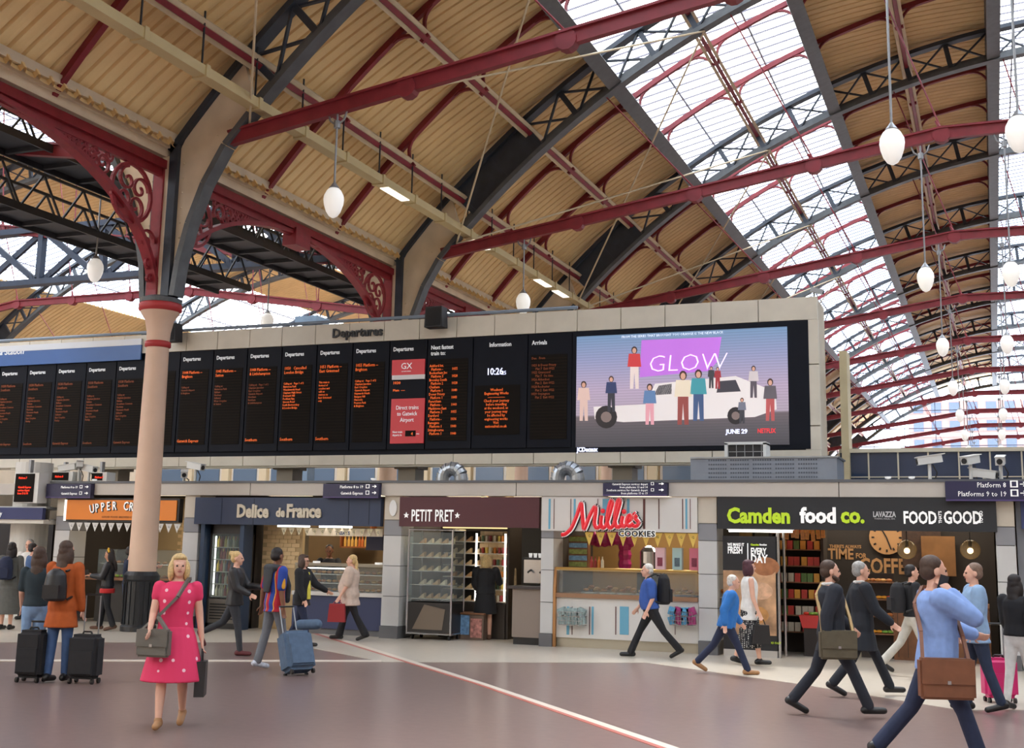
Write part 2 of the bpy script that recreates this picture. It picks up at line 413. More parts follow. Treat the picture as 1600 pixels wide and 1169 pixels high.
def lamp(x,y,ztop,z0=8.36,label=None,grp=None,br=True):
    r=empty('pendant_lamp',(x,y,z0),label,'lamp',grp)
    link('globe',LG,GLOBE,r); link('cap',LCAP,STEEL,r)
    m=MB(); m.tube((0,0,.74),(0,0,ztop-z0),.022,8); m.build('rod',STEEL,r)
    if br:
        m=MB(); h=ztop-z0
        m.tube((0,0,h-.35),(0,0,h-.2),.07,8)
        for s in(-1,1): m.path([(0,0,h-.3),(s*.16,0,h-.18),(s*.22,0,h)],.022,6)
        m.build('bracket',STEEL,r)
    return r
for k in range(0,10):
    y=Y0+S*k
    lamp(-12.2,y,10.62,label='opal egg-shaped pendant lamp on a short rod by the sloping tie beam',grp='opal lamps near the column row')
    lamp(-1.32,y,12.2,label='opal egg-shaped pendant lamp on a long rod under the middle of the tie beams',grp='opal lamps on long rods')
    lamp(.67,y,12.3,label='opal egg-shaped pendant lamp on a long rod under the middle of the tie beams',grp='opal lamps on long rods')
# ---------------------------------------------------------------- left aisle: second vault, girders, gantries
XL=2*CX-XC
ixs=[(o,) for o in ()]
lay_sheets(XL,-3,8); lay_sky(XL,-3,8,False)
for k in range(0,9):
    o=copy_tree(ribB); o.location=(XL,Y0+S*k,0); tag(o,'dark lattice arch rib of the neighbouring vault beyond the columns','roof rib','ribs of the neighbouring vault')
    if k<8:
        o=copy_tree(t0); o.location=(XL,Y0+S*k,0); tag(o,'oxblood red tie beam of the neighbouring vault beyond the columns','tie beam','tie beams of the neighbouring vault')
BLUE=mat('blue_girder_paint',(42,56,78),.5,0,.2,3)
def girder(Y,z0,z1,x0,x1,label):
    root=empty('lattice_girder',((x0+x1)/2,Y,z0),label,'girder')
    h=z1-z0; L=x1-x0
    for zz,n in((0,'bottom_chord'),(h,'top_chord')):
        m=MB(); m.b2(-L/2,L/2,-.2,.2,zz-.1,zz+.1)
        m.build(n,BLUE,root)
    m=MB()
    for i in range(int(L/.16)):
        x=-L/2+.16*i; m.tube((x,-.15,h+.1),(x,-.22,h+.24),.008,3); m.tube((x,-.15,.1),(x,-.22,.24),.008,3)
    m.build('bird_spikes',DARK,root)['kind']='stuff'
    n=int(L/2.6)
    for i in range(n+1):
        x=-L/2+L*i/n; m=MB(); m.b2(x-.1,x+.1,-.12,.12,0,h); m.build('post',BLUE,root)
        if i<n:
            x2=x+L/n; m=MB(); m.bar((x,.06,0),(x2,.06,h),.12,.2); m.build('diagonal',BLUE,root); m=MB(); m.bar((x,-.06,h),(x2,-.06,0),.12,.2); m.build('diagonal',BLUE,root)
girder(31.2,10.45,12.3,-46,-16.7,'deep blue lattice girder with bird spikes crossing behind the cream column')
girder(52.6,9.6,11.0,-46,-16.7,'far blue lattice girder seen through the scrolled arch')
def gantry(x,y0,y1,z,label):
    r=empty('walkway_gantry',(x,y0,z),label,'gantry'); L=y1-y0
    m=MB(); m.b2(-.6,.6,0,L,-.06,0)
    for i in range(int(L/1.2)): m.b2(-.6,.6,1.2*i,1.2*i+.1,-.16,-.06)
    m.build('deck',DARK,r)
    for s in(-.6,.6):
        m=MB()
        m.b2(s-.03,s+.03,0,L,-.2,-.04); m.b2(s-.03,s+.03,0,L,.85,.92)
        n=int(L/1.3)
        for i in range(n): m.bar((s,L*i/n,-.1),(s,L*(i+.5)/n,.88),.04,.05); m.bar((s,L*(i+.5)/n,.88),(s,L*(i+1)/n,-.1),.04,.05)
        m.build('lattice_rail',DARK,r)
gantry(-20.2,13,31,10.7,'dark lattice railed walkway gantry hung above the left aisle')
gantry(-21.9,13,31,9.75,'lower dark lattice gantry beside the railed walkway in the left aisle')
gantry(-18.3,22,48,9.75,'narrow dark walkway gantry under the scrolled arch')
m=MB(); m.b2(-27.95,-27.35,44.8,45.4,0,11.4); m.box((-27.65,45.1,11.5),(1.1,1.1,.3)); tag(m.build('blue_post',mat('blue_post_paint',(120,146,170),.5,0,.1,3)),'pale blue steel post rising above the departure board','post')
for (px,py,lab) in((150,404,'opal pendant lamp hanging beyond the scrolled arch left of the cream column'),(418,489,'opal pendant lamp hanging just above the board under the scrolled arch')):
    P=onz(px,py,9.0); lamp(P.x,P.y,roof_z(P.x),label=lab,br=False)
# ---------------------------------------------------------------- glazed gable end and block of flats beyond
YG=Y0+10*S
gw=empty('window_1',(XC,YG,0),kind='structure'); GLZ=glassmat('gable_glass',(250,252,255),.92,.2); GFR=mat('gable_frame',(96,104,128),.5)
for a in range(-24,25,3):
    x=float(a); 
    if abs(x)>23: continue
    zt=ZC+math.sqrt(RI*RI-x*x); m=MB(); m.tube((x,0,4.5),(x,0,zt),.05,4); m.build('mullion',GFR,gw)
for z in(7.2,9,10.8,12.6,14.4,16.2):
    hx=math.sqrt(max(0,RI*RI-(z-ZC)**2)); m=MB(); m.tube((-hx,0,z),(hx,0,z),.06,4); m.build('transom',GFR,gw)
m=MB(); vs=[(-22,.1,4.5)]+[(-RI*math.sin(R_(a)),.1,ZC+RI*math.cos(R_(a))) for a in range(62,-63,-4)]+[(22,.1,4.5)]; m.add(vs,[tuple(range(len(vs)))]); m.build('pane',GLZ,gw)
bl=empty('block_of_flats',(-2,185,0),'pale brick block of flats seen through the far glazed gable','building')
BRK=mat('pale_brick',(150,118,112),.8,0,.1,.6); WHT=mat('white_band',(150,150,156),.7); WIN=mat('flat_window',(70,86,110),.2)
m=MB(); m.b2(-9,9,0,12,0,24); m.build('wall',BRK,bl)
for i in range(8):
    m=MB(); m.b2(-9.3,9.3,-.25,0,2.6+2.7*i,3.1+2.7*i); m.build('balcony_band',WHT,bl)
    for j in range(7):
        m=MB(); x=-7.6+2.5*j; m.b2(x-.7,x+.7,-.06,.02,3.4+2.7*i,4.9+2.7*i); m.build('window',WIN,bl)
# ================================================================ floor and enclosing walls
YF=21.88; YB=24.5
def wpar(o,parent): o.parent=parent; o.location=o.location-Vector(parent.location); return o
def P(px,py,Y=YF):
    v=ony(px,py,Y); return v.x,v.z
def rect(px0,py0,px1,py1,Y=YF):
    ym=(py0+py1)/2; xm=(px0+px1)/2
    return P(px0,ym,Y)[0],P(px1,ym,Y)[0],P(xm,py1,Y)[1],P(xm,py0,Y)[1]      # x0,x1,z0,z1
def pbox(name,px0,py0,px1,py1,mt,parent=None,Y=YF,d=.1,front=0.0):
    x0,x1,z0,z1=rect(px0,py0,px1,py1,Y); m=MB(); m.b2(x0,x1,Y+front,Y+front+d,z0,z1); o=m.build(name,mt)
    return wpar(o,parent) if parent is not None else o
FL=mat('floor_terrazzo',(128,108,103),.28,0,.1,9); FC=mat('floor_cream',(196,186,172),.28,0,.07,8)
m=MB(); m.b2(-60,26,-23,128,-.12,0); flo=m.build('floor',FL); tag(flo,kind='structure')
def floor_patch(name,pts,mt,z):
    v=[onz(*p,0) for p in pts]; m=MB(); n=len(v)
    m.add([(a.x,a.y,0) for a in v]+[(a.x,a.y,z) for a in v],[tuple(range(n)),tuple(range(n,2*n))]+[(i,(i+1)%n,n+(i+1)%n,n+i) for i in range(n)])
    return m.build(name,mt,flo)
floor_patch('paving_band',[(-120,1004),(440,1004),(600,1035),(1010,1036),(1240,1068),(1500,1110),(1900,1110),(1900,990),(1500,985),(900,955),(300,935),(-120,925)],FC,.004)
WHL=mat('floor_inlay',(226,214,200),.3); RDL=mat('floor_inlay_red',(190,110,98),.35)
floor_patch('inlay_line',[(-120,1031),(596,1032),(596,1034.5),(-120,1033.5)],WHL,.006)
floor_patch('inlay_line',[(488,988),(494,986),(760,1069),(1450,1300),(1420,1300),(748,1069)],WHL,.007)
floor_patch('inlay_line',[(484,989),(488,988),(748,1069),(1420,1300),(1402,1300),(742,1069)],RDL,.0065)
WALLC=mat('concourse_wall',(206,192,168),.8,0,.08,1)
m=MB(); m.b2(24.6,25.0,-22,128,0,10); tag(m.build('wall_right',WALLC),kind='structure')
m=MB(); m.b2(-58.2,-57.8,-22,128,0,10); tag(m.build('wall_left',WALLC),kind='structure')
m=MB(); m.b2(-58,24.6,-22.6,-22.2,0,18); tag(m.build('wall_rear_light_block',WALLC),kind='structure')  # last wall is unseen, added behind the camera to cut light on the shopfronts
m=MB(); m.b2(-58,24.6,Y0+10*S-.3,Y0+10*S+.1,0,4.6); tag(m.build('wall_end',WALLC),kind='structure')
# distant station building seen through the gap under the board
bb=empty('wall_back',(-27,60,0),kind='structure')
m=MB(); m.b2(-20,18.5,0,3,0,9.5); wb=m.build('masonry',mat('buff_stone',(222,202,160),.8,0,.12,1)); wb.parent=bb
m=MB(); m.b2(-.95,.95,-.06,.02,-1.2,1.2); WF=m.mesh('window_frame'); m=MB(); m.b2(-.8,.8,-.1,.0,-1.05,1.05); WP=m.mesh('window_pane')
m=MB(); m.b2(-.25,.25,-.25,0,-2.4,2.4); PIL=m.mesh('pilaster')
for i in range(15):
    x=-19+2.6*i
    for z in(5.0,):
        link('window_frame',WF,mat('window_white',(236,230,218),.6),bb,(x,0,z)); link('window_pane',WP,mat('window_blue',(104,126,150),.15),bb,(x,-.02,z))
    link('pilaster',PIL,mat('pilaster_cream',(228,212,178),.7),bb,(x+1.3,0,5))
# ================================================================ departure board
BEI=mat('board_cladding',(205,198,182),.55,0,.06,3); BK=mat('board_black',(20,23,32),.6,0,.1,3,spec=.15); BK2=mat('screen_black',(26,22,19),.7,spec=.1); SEAM=mat('seam_dark',(70,66,60),.7)
WTX=mat('header_white',(225,228,230),.5,0,0,1,.25); LED=mat('led_orange',(255,112,38),.5,0,0,1,.5); LEDD=mat('led_orange_dim',(150,74,34),.5,0,0,1,.18); LEDW=mat('led_white',(220,225,255),.5,0,0,1,1.0)
bd=empty('departure_board',(-15,YB,3.65),'long black departure board in a beige panelled frame above the shops','departure board')
def bchild(o): return wpar(o,bd)
BX0,BX1=-27.0,P(1280,590,YB)[0]; ZT,ZI,ZJ,ZBm=7.0,6.53,3.87,3.64
m=MB(); m.b2(BX0,BX1-.02,YB+.12,YB+1.2,ZBm+.02,ZT-.02); bchild(m.build('casing',mat('casing_beige',(188,178,158),.6,0,.1,2)))
m=MB(); m.b2(BX0,P(1257,600,YB)[0],YB+.05,YB+.14,ZJ,ZI); bchild(m.build('black_backing',BK))
jt=[-27.0]+[P(p,500,YB)[0] for p in(-180,-120,-60,0,50,99,148,197,246,294,342,392,442,494,547,601,656,714,773,837,902,970,1039,1111,1185)]+[BX1]
blue_to=P(222,550,YB)[0]
for i in range(len(jt)-1):
    a,b=jt[i]+.008,jt[i+1]-.008
    m=MB(); m.b2(a,b,YB,YB+.13,ZI,ZT); bchild(m.build('cladding_panel',BEI))
    m=MB(); m.b2(a,b,YB,YB+.13,ZBm,ZJ); bchild(m.build('cladding_panel',BEI))
xr=P(1257,600,YB)[0]
for z0,z1 in((ZJ,4.35),(4.36,5.6),(5.61,ZI)):
    m=MB(); m.b2(xr,BX1,YB,YB+.13,z0+.005,z1-.005); bchild(m.build('cladding_panel',BEI))
m=MB(); m.b2(BX0,blue_to,YB-.05,YB+.02,6.36,6.74); bh=bchild(m.build('blue_header',mat('header_blue',(52,96,160),.4,0,.08,1)))
m=MB(); m.b2(BX0,blue_to,YB-.06,YB+.02,6.74,6.9); bchild(m.build('header_cap',mat('cap_white',(215,220,226),.5)))
x,z=P(-28,557,YB); text('Victoria Station',.24,WTX,bd,Matrix.Translation(-Vector(bd.location))@face(x,YB-.055,z),off=.003,shear=.15)
for i in range(3):
    zz=7.06
m=MB(); m.tube((BX0,YB+.1,7.08),(P(900,480,YB)[0],YB+.1,7.08),.04,6); bchild(m.build('top_pipe',mat('pipe_blue_grey',(120,134,150),.5)))
def btext(body,size,mt,px,py,dy=-.0,**k):
    x,z=P(px,py,YB); return text(body,size,mt,bd,Matrix.Translation(-Vector(bd.location))@face(x,YB+dy,z),**k)
o=btext('Departures',.30,mat('sign_letters_dark',(36,38,40),.5),520,528,-.03,off=.008,ext=.02,sx=.97)
edges=[-192,-142,-92,-44,-2,41,86,133,180,229,279,331,384,438,493,549,607,666,738,824,894]
hdr={607:None}
led={493:('1051 Platform --\nEast Grinstead','Southern'),549:('1055 Platform --\nBrighton',''),438:('1050   Cancelled\nLondon Bridge','Southern'),384:('1048 Platform --\n& Littlehampton','Southern'),331:('1045 Platform --\nSutton',''),279:('1044 Platform --\nBrighton','Gatwick Express')}
stops={493:'This train is\nformed of\ncoaches and\ncalls at\nstations to\nEast Grinstead\nonly',549:'Calling at:   Page 1 of 2\nClapham Junction\nEast Croydon\nGatwick Airport\nHaywards Heath\nBurgess Hill\nHassocks\nPreston Park\n& Brighton',
 438:'Calling at:   Page 1 of 2\nBattersea Park\nWandsworth Road\nClapham High Street\nDenmark Hill\nPeckham Rye\nQueens Road\nSouth Bermondsey\n& London Bridge',384:'Calling at:   Page 1 of 2\nClapham Junction\nEast Croydon\nGatwick Airport\nHorsham\nBarnham\n& Littlehampton',331:'Calling at:\nBattersea Park\nBalham\nNorbury\nSelhurst\nWest Croydon\n& Sutton',279:'Calling at:\nGatwick Airport\n& Brighton'}
bk_mesh={}
for i in range(len(edges)-1):
    e0,e1=edges[i],edges[i+1]; x0=P(e0,600,YB)[0]+.015; x1=P(e1,600,YB)[0]-.015
    m=MB(); m.b2(x0,x1,YB+.01,YB+.06,ZJ+.12,ZI-.02 if e0>222 else 6.34); pn=bchild(m.build('display_panel',BK))
    zt=6.36 if e0>222 else 6.2
    if e0<600 or e0==824 or e0==666:
        m=MB(); m.b2(x0+.06,x1-.1,YB+.0,YB+.02,ZJ+.3,zt-.32); s=bchild(m.build('led_screen',BK2))
        m=MB()
        n=26
        for j in range(n):
            z=ZJ+.32+(zt-.66-ZJ)*j/n; m.b2(x0+.07,x1-.11,YB-.004,YB+.002,z,z+.012)
        bchild(m.build('led_rows',mat('led_row',(40,32,23),.7,spec=.1)))['kind']='stuff'
    T=Matrix.Translation(-Vector(bd.location)); tx=x0+.08
    h={666:'Next fastest\ntrain to:',738:'Information',824:'Arrivals'}.get(e0,'Departures')
    text(h,.135,WTX,bd,T@face(tx if e0!=738 else tx+.3,YB-.002,zt-.09),off=.002,sx=.84)
    if e0 in led:
        a,b=led[e0]; text(a,.105,LED,bd,T@face(tx,YB-.006,zt-.42),sx=.86,res=1,ext=.002,line=.95)
        text(stops[e0],.07,LED if e0>=438 else LEDD,bd,T@face(tx,YB-.006,zt-.78),sx=.86,res=1,ext=.002,line=1.05)
        if b: text(b,.105,LED,bd,T@face(tx-.03,YB-.006,ZJ+.36),sx=.9,res=1,ext=.002)
    elif e0<279:
        text('1038 Platform\nSouthern',.1,LEDD,bd,T@face(tx,YB-.006,zt-.42),sx=.86,res=1,ext=.002)
        text('Calling at:\nClapham Junction\nBalham\nStreatham Common\nNorbury\nThornton Heath\nSelhurst\nEast Croydon\nPurley',.07,LEDD,bd,T@face(tx,YB-.006,zt-.75),sx=.86,res=1,ext=.002,line=1.1)
        text('Southern' if i%2 else 'Gatwick Express',.09,LEDD,bd,T@face(tx-.02,YB-.006,ZJ+.36),sx=.86,res=1,ext=.002)
    if e0==666:
        names=['Ashford Int.','Beckenham Jnc','Bromley South','Chatham','Dover Priory','Faversham','Maidstone East','Dartford','Ramsgate','Sittingbourne']; pf='-32 1-2---11'; tm=['1055','1028','1028','1040','1043','1040','1055','1036','1040','1040']
        body='\n'.join('%s\n  Platform %s'%(n,p) for n,p in zip(names,'-3211-2-11')); text(body,.088,LED,bd,T@face(tx-.02,YB-.006,zt-.5),sx=.84,res=1,ext=.002,line=.93)
        text('\n\n'.join(['']+tm)[1:],.088,LED,bd,T@face(x1-.5,YB-.006,zt-.5),sx=.84,res=1,ext=.002,line=.93)
    if e0==824:
        text('Due   From\n\n1021 & Dover Priory\n     Plat 7  Exit 0922\n1022 Gravesend\n     Plat 7  On time\n1026 Aldershot\n     Plat 2  Exit 0922\n1028 Rochester\n     Plat 2  Exit 0922\n1029 Orpington\n     Plat 2  Exit 0922',.078,LEDD,bd,T@face(tx,YB-.006,zt-.42),sx=.86,res=1,ext=.002,line=1.02)
    if e0==738:
        btext('10:26',.215,LEDW,760,586,-.006,off=.003,sx=.86); btext('25',.12,LEDW,784.5,585.5,-.006,sx=.86)
        x,z=P(777,606,YB); m=MB(); m.b2(x-.55,x+.55,YB,YB+.02,z-1.05,z+.06); bchild(m.build('led_screen',BK2))
        btext('Weekend\nEngineering Works\n-----------------\nCheck your journey\nbefore travelling\nat the weekend, as\nyour journey may\nbe affected by\nengineering works\nVisit\nnationalrail.co.uk',.088,LED,776,611,-.006,sx=.86,res=1,ext=.002,align='CENTER',line=.93)
    if e0==607:
        RD=mat('panel_red',(196,44,54),.4,0,0,1,.12)
        o=pbox('red_sign',613,562,664,586,RD,bd,YB,.05,-.02); pbox('white_strip',613,586,664,593,mat('strip_white',(225,222,222),.5),bd,YB,.05,-.02)
        btext('GX',.2,WTX,627,577,-.025,sx=1.0); btext('GATWICK EXPRESS',.028,WTX,628,581.5,-.025)
        btext('1030',.1,LED,614,601,-.006,res=1); btext('Mum  ----',.08,LED,614,612,-.006,res=1)
        pbox('red_sign',611,623,663,693,RD,bd,YB,.05,-.02)
        btext('Direct trains\nto Gatwick\nAirport',.135,WTX,637,640,-.025,align='CENTER',sx=.84,line=1.05)
        btext('Next train\ndeparts in',.07,WTX,614,677,-.025,sx=.85); pbox('led_screen',634,673,650,682,BK2,bd,YB,.03,-.03); btext('4',.1,LED,643,680.5,-.035); btext('mins',.04,WTX,651,679,-.025)
# advertising screen: a generic stand-in picture
SX0,SX1,SZ0,SZ1=P(901,610,YB)[0],P(1232,610,YB)[0],3.98,6.4
sm=bpy.data.materials.new('screen_picture'); sm.use_nodes=True; n=sm.node_tree; b=n.nodes['Principled BSDF']; b.inputs['Roughness'].default_value=.5
tc=n.nodes.new('ShaderNodeTexCoord'); sp=n.nodes.new('ShaderNodeSeparateXYZ'); rp=n.nodes.new('ShaderNodeValToRGB'); n.links.new(tc.outputs['Generated'],sp.inputs[0]); n.links.new(sp.outputs['Z'],rp.inputs[0])
els=rp.color_ramp.elements; els[0].position=0; els[0].color=srgb(70,66,76); els[1].position=1; els[1].color=srgb(130,170,214)
for ps,c in((.16,(96,88,96)),(.27,(120,104,112)),(.285,(206,186,206)),(.5,(214,190,220)),(.78,(170,176,222))): e=els.new(ps); e.color=srgb(*c)
wv=n.nodes.new('ShaderNodeMath'); wv.operation='SINE'; mu=n.nodes.new('ShaderNodeMath'); mu.operation='MULTIPLY'; mu.inputs[1].default_value=2*math.pi*42; n.links.new(sp.outputs['Z'],mu.inputs[0]); n.links.new(mu.outputs[0],wv.inputs[0])
mm=n.nodes.new('ShaderNodeMath'); mm.operation='MULTIPLY_ADD'; mm.inputs[1].default_value=.07; mm.inputs[2].default_value=.62; n.links.new(wv.outputs[0],mm.inputs[0])
n.links.new(rp.outputs[0],b.inputs['Emission Color']); n.links.new(mm.outputs[0],b.inputs['Emission Strength']); b.inputs['Base Color'].default_value=(.05,.05,.05,1)
ad=empty('advertising_screen',((SX0+SX1)/2,YB,SZ0),'bright wide advertising screen showing a pale car and standing figures under a lilac sky','screen')
m=MB(); m.b2(SX0,SX1,YB-.03,YB+.04,SZ0,SZ1); wpar(m.build('display',sm),ad)
m=MB(); m.b2(SX0-.1,SX1+.42,YB-.01,YB+.03,ZJ+.02,ZI-.01); wpar(m.build('bezel',BK),ad)
def em(name,c,e=.55): return mat('pic_'+name,c,.5,0,0,1,e)
def pol(pts,mt,name='picture_shape',dy=-.034):
    m=MB(); v=[P(a,c,YB) for a,c in pts]; m.extr(v,'y',YB+dy,YB+dy+.003); return wpar(m.build(name,mt),ad)
pol([(1003,532),(1128,527),(1122,565),(1108,580),(1000,590)],em('glow',(182,110,208)),dy=-.032)
x,z=P(1012,582,YB); text('GLOW',.52,em('neon',(236,214,250),.9),ad,Matrix.Translation(-Vector(ad.location))@face(x,YB-.037,z),off=-.012,shear=.1,sx=1.06)
pol([(928,636),(1010,632),(1024,600),(1150,588),(1196,606),(1212,612),(1214,640),(1180,652),(975,660),(930,655)],em('carwhite',(214,206,204)))
pol([(1030,603),(1050,600),(1050,616),(1022,618)],em('glassdk',(60,58,66))); pol([(1124,596),(1150,594),(1158,612),(1120,614)],em('glassdk',(60,58,66)),dy=-.036)
for cx,cy,rr in((948,652,17),(1150,650,13)):
    pol([(cx+rr*math.cos(t*math.pi/8),cy+rr*1.05*math.sin(t*math.pi/8)) for t in range(16)],em('tyre',(40,36,38)),'picture_wheel',-.037); pol([(cx+rr*.5*math.cos(t*math.pi/6),cy+rr*.5*math.sin(t*math.pi/6)) for t in range(12)],em('hub',(120,104,100)),'picture_wheel',-.039)
def fig(x,yt,h,top,leg,dy=-.041):
    w=h*.13; SKN=em('skin',(196,150,130)); HR=em('hair',(58,40,36))
    pol([(x-w*.75,yt+h*.45),(x+w*.75,yt+h*.45),(x+w*.8,yt+h),(x+w*.2,yt+h),(x,yt+h*.6),(x-w*.2,yt+h),(x-w*.8,yt+h)],leg,'picture_figure',dy)
    pol([(x-w,yt+h*.17),(x+w,yt+h*.17),(x+w*1.25,yt+h*.48),(x-w*1.25,yt+h*.48)],top,'picture_figure',dy-.002)
    pol([(x+w*.55*math.cos(t*math.pi/5),yt+h*.085+h*.09*math.sin(t*math.pi/5)) for t in range(10)],HR,'picture_figure',dy-.003)
    pol([(x+w*.36*math.cos(t*math.pi/5),yt+h*.1+h*.065*math.sin(t*math.pi/5)) for t in range(10)],SKN,'picture_figure',dy-.005)
for a in((992,542,66,(190,60,62),(214,196,190)),(956,588,56,(50,60,96),(52,52,60)),(913,596,62,(206,176,166),(206,176,166)),(1068,580,84,(214,200,178),(140,70,66)),(1092,578,80,(64,140,150),(64,84,120)),(1016,600,64,(90,120,160),(210,150,160)),(1160,622,40,(110,112,126),(60,60,66)),(1204,592,66,(90,84,90),(170,80,80)),(1178,572,50,(190,180,180),(84,76,84)),(1112,573,34,(60,60,64),(60,60,64)),(1122,574,34,(150,50,56),(150,50,56))):
    fig(a[0],a[1],a[2],em('c%d%d'%(a[0],a[1]),a[3]),em('d%d%d'%(a[0],a[1]),a[4]))
x,z=P(1135,678,YB); text('JUNE 29',.125,LEDW,ad,Matrix.Translation(-Vector(ad.location))@face(x,YB-.037,z),off=.004)
x,z=P(1184,677,YB); text('NETFLIX',.13,em('netred',(214,50,56),.8),ad,Matrix.Translation(-Vector(ad.location))@face(x,YB-.037,z),off=.003,sx=.74)
x,z=P(972,529,YB); text('FROM THE SERIES THAT BROUGHT YOU ORANGE IS THE NEW BLACK',.075,em('capt',(214,222,236),.7),ad,Matrix.Translation(-Vector(ad.location))@face(x,YB-.037,z),res=1,sx=.93)
x,z=P(902,706,YB); text('JCDecaux',.135,LEDW,ad,Matrix.Translation(-Vector(ad.location))@face(x,YB-.02,z),off=.006,sx=.84)
tc_=empty('security_camera',(BX1-.1,YB+.3,ZT),'small security camera on the top corner of the departure board','security camera'); m=MB(); m.tube((0,0,0),(0,0,.14),.02,6); m.build('pole',STEEL,tc_); m=MB(); m.box((.06,0,.18),(.26,.1,.1),Matrix.Rotation(.3,3,'Y')); m.build('housing',STEEL,tc_); m=MB(); m.tube((.18,0,.14),(.2,0,.135),.035,8); m.build('lens',BK,tc_)
# side return, flank panel, speakers, floodlight
m=MB(); m.b2(BX1+.3,BX1+.45,YB+.9,YB+1.5,3.3,6.0); tag(m.build('flank_panel',mat('flank_cream',(196,182,146),.6,0,.1,3)),'tall narrow cream panel standing behind the end of the departure board','panel')
def speaker(px0,py0,px1,py1,label):
    x0,x1,z0,z1=rect(px0,py0,px1,py1,YB-.4); r=empty('loudspeaker',((x0+x1)/2,YB-.25,z0),label,'speaker')
    m=MB(); w=(x1-x0)/2; m.extr([(-w,0),(w,0),(w*.9,z1-z0),(-w*.9,z1-z0)],'y',-.18,.12); m.build('cabinet',mat('speaker_black',(38,38,42),.6),r)
    m=MB(); m.b2(-w*.8,w*.8,-.19,-.17,.03,z1-z0-.03); m.build('grille',mat('grille_black',(24,24,26),.8),r); m=MB(); m.b2(-.03,.03,.1,.3,.1,.16); m.build('bracket',STEEL,r)
speaker(664,479,692,511,'black loudspeaker fixed to the board beside the raised lettering'); speaker(256,505,275,533,'black loudspeaker fixed to the board right behind the cream column')
# ================================================================ kiosk row
TILE=mat('glazed_white_tile',(196,195,193),.35,0,.04,2); PBEI=mat('pillar_beige',(200,190,174),.5,0,.05,2); PGR=mat('pillar_grey',(138,138,142),.5); SKIRT=mat('skirting_grey',(96,96,98),.5); FASC=mat('fascia_beige',(190,183,174),.5,0,.05,2)
ZF0,ZF1=2.815,3.07
wf=empty('wall_front',(-10,YF,0),kind='structure')
def xq(px,py=766): return P(px,py)[0]
fj=[(-60,84),(153,396),(396,514),(600,810),(810,948),(1047,1312),(1312,1478)]
for a,b in fj:
    m=MB(); m.b2(xq(a)+.008,xq(b)-.008,YF-.12,YF+.12,ZF0,ZF1); wpar(m.build('fascia_panel',FASC),wf)
xe=P(1590,900)[0]
m=MB(); m.b2(xe+.02,7.0,YF+.05,YF+.2,0,2.8); wpar(m.build('shuttered_front',mat('shutter_grey',(120,122,128),.5,0,.1,2)),wf)
m=MB(); m.b2(xe+.1,6.9,YF-.06,YF+.06,2.3,2.8); wpar(m.build('blank_fascia',mat('blank_navy',(50,60,104),.5)),wf)
for a,b in((xq(1640),3.6),(3.6,7.0)):
    m=MB(); m.b2(a+.008,b-.008,YF-.12,YF+.12,ZF0,ZF1); wpar(m.build('fascia_panel',FASC),wf)
m=MB(); m.b2(xq(84),7.0,YF-.1,YF+.1,ZF0+.02,ZF1-.01); wpar(m.build('fascia_core',SEAM),wf)
m=MB(); m.b2(xq(84),7.0,YF-.14,YF+.16,ZF1,ZF1+.05); wpar(m.build('roof_edge',mat('roof_edge_grey',(92,94,98),.5)),wf)
m=MB(); m.b2(xq(60),7.0,YF+.1,26.4,2.95,3.03); wpar(m.build('kiosk_roof',SKIRT),wf)
m=MB(); m.b2(xq(60),7.0,26.2,26.4,0,2.95); wpar(m.build('rear_wall',mat('rear_wall_cream',(190,178,156),.8)),wf)
def pillar(a,b,label,grp=True,top=777,by=1020):
    x0,x1=P(a,900)[0],P(b,900)[0]; r=empty('pillar',((x0+x1)/2,YF,0),label,'pillar','white tiled pillars of the kiosk row'); w=(x1-x0)/2
    def bx(n,z0,z1,mt,g=0.006): m=MB(); m.b2(-w+g,w-g,-.06+g,.5,z0+g,z1-g); m.build(n,mt,r)
    bx('cap_block',2.33,2.82,PBEI); bx('grey_band',2.02,2.33,PGR)
    for z0,z1 in((1.42,2.02),(.82,1.42),(.24,.82)): bx('tile',z0,z1,TILE)
    m=MB(); m.b2(-w,w,-.1,.5,0,.24); m.build('skirting',SKIRT,r); m=MB(); m.b2(-w+.02,w-.02,-.03,.45,.2,2.8); m.build('core',SEAM,r)
    return r
pillar(83,106,'white tiled pillar at the outer end of the orange signed bakery'); pillar(284,308,'white tiled pillar between the orange and the navy signed shops')
pp=pillar(599,627,'white tiled pillar with an oval notice between navy and maroon shops'); p4=pillar(846,866,'slim white pillar between the maroon shop and the striped cookie counter')
pillar(1092,1122,'white tiled pillar between the striped counter and the charcoal shop'); pillar(1558,1590,'white tiled pillar at the far end of the charcoal signed shop')
m=MB(); m.lathe([(.001,0),(.085,0),(.085,.012),(.001,.012)],n=20); me=m.mesh('oval'); me.transform(Matrix.Diagonal((1,1.9,1,1))); me.transform(Euler((R_(90),0,0)).to_matrix().to_4x4())
ov=link('oval_notice',me,mat('notice_white',(228,228,226),.5),pp,(0,-.065,2.57))
for (a,b) in((284,308),(599,627),(846,866),(1092,1122),(1558,1590)):
    x0,x1=P(a,900)[0],P(b,900)[0]; m=MB(); m.b2((x0+x1)/2-.06,(x0+x1)/2+.06,YF+.45,26.2,0,2.95); wpar(m.build('partition',mat('partition_dark',(58,52,48),.8)),wf)
x0=P(83,900)[0]; m=MB(); m.b2(x0,x0+.1,YF+.45,26.2,0,2.95); wpar(m.build('partition',MATS['partition_dark']),wf)
def shop_sign(name,a,b,y0,y1,mt,label,front=-.1,d=.14):
    x0,x1,z0,z1=rect(a,y0,b,y1); r=empty(name,((x0+x1)/2,YF,z0),label,'shop sign')
    m=MB(); m.b2(x0+.01,x1-.01,YF+front,YF+front+d,z0,z1); wpar(m.build('sign_board',mt),r); return r
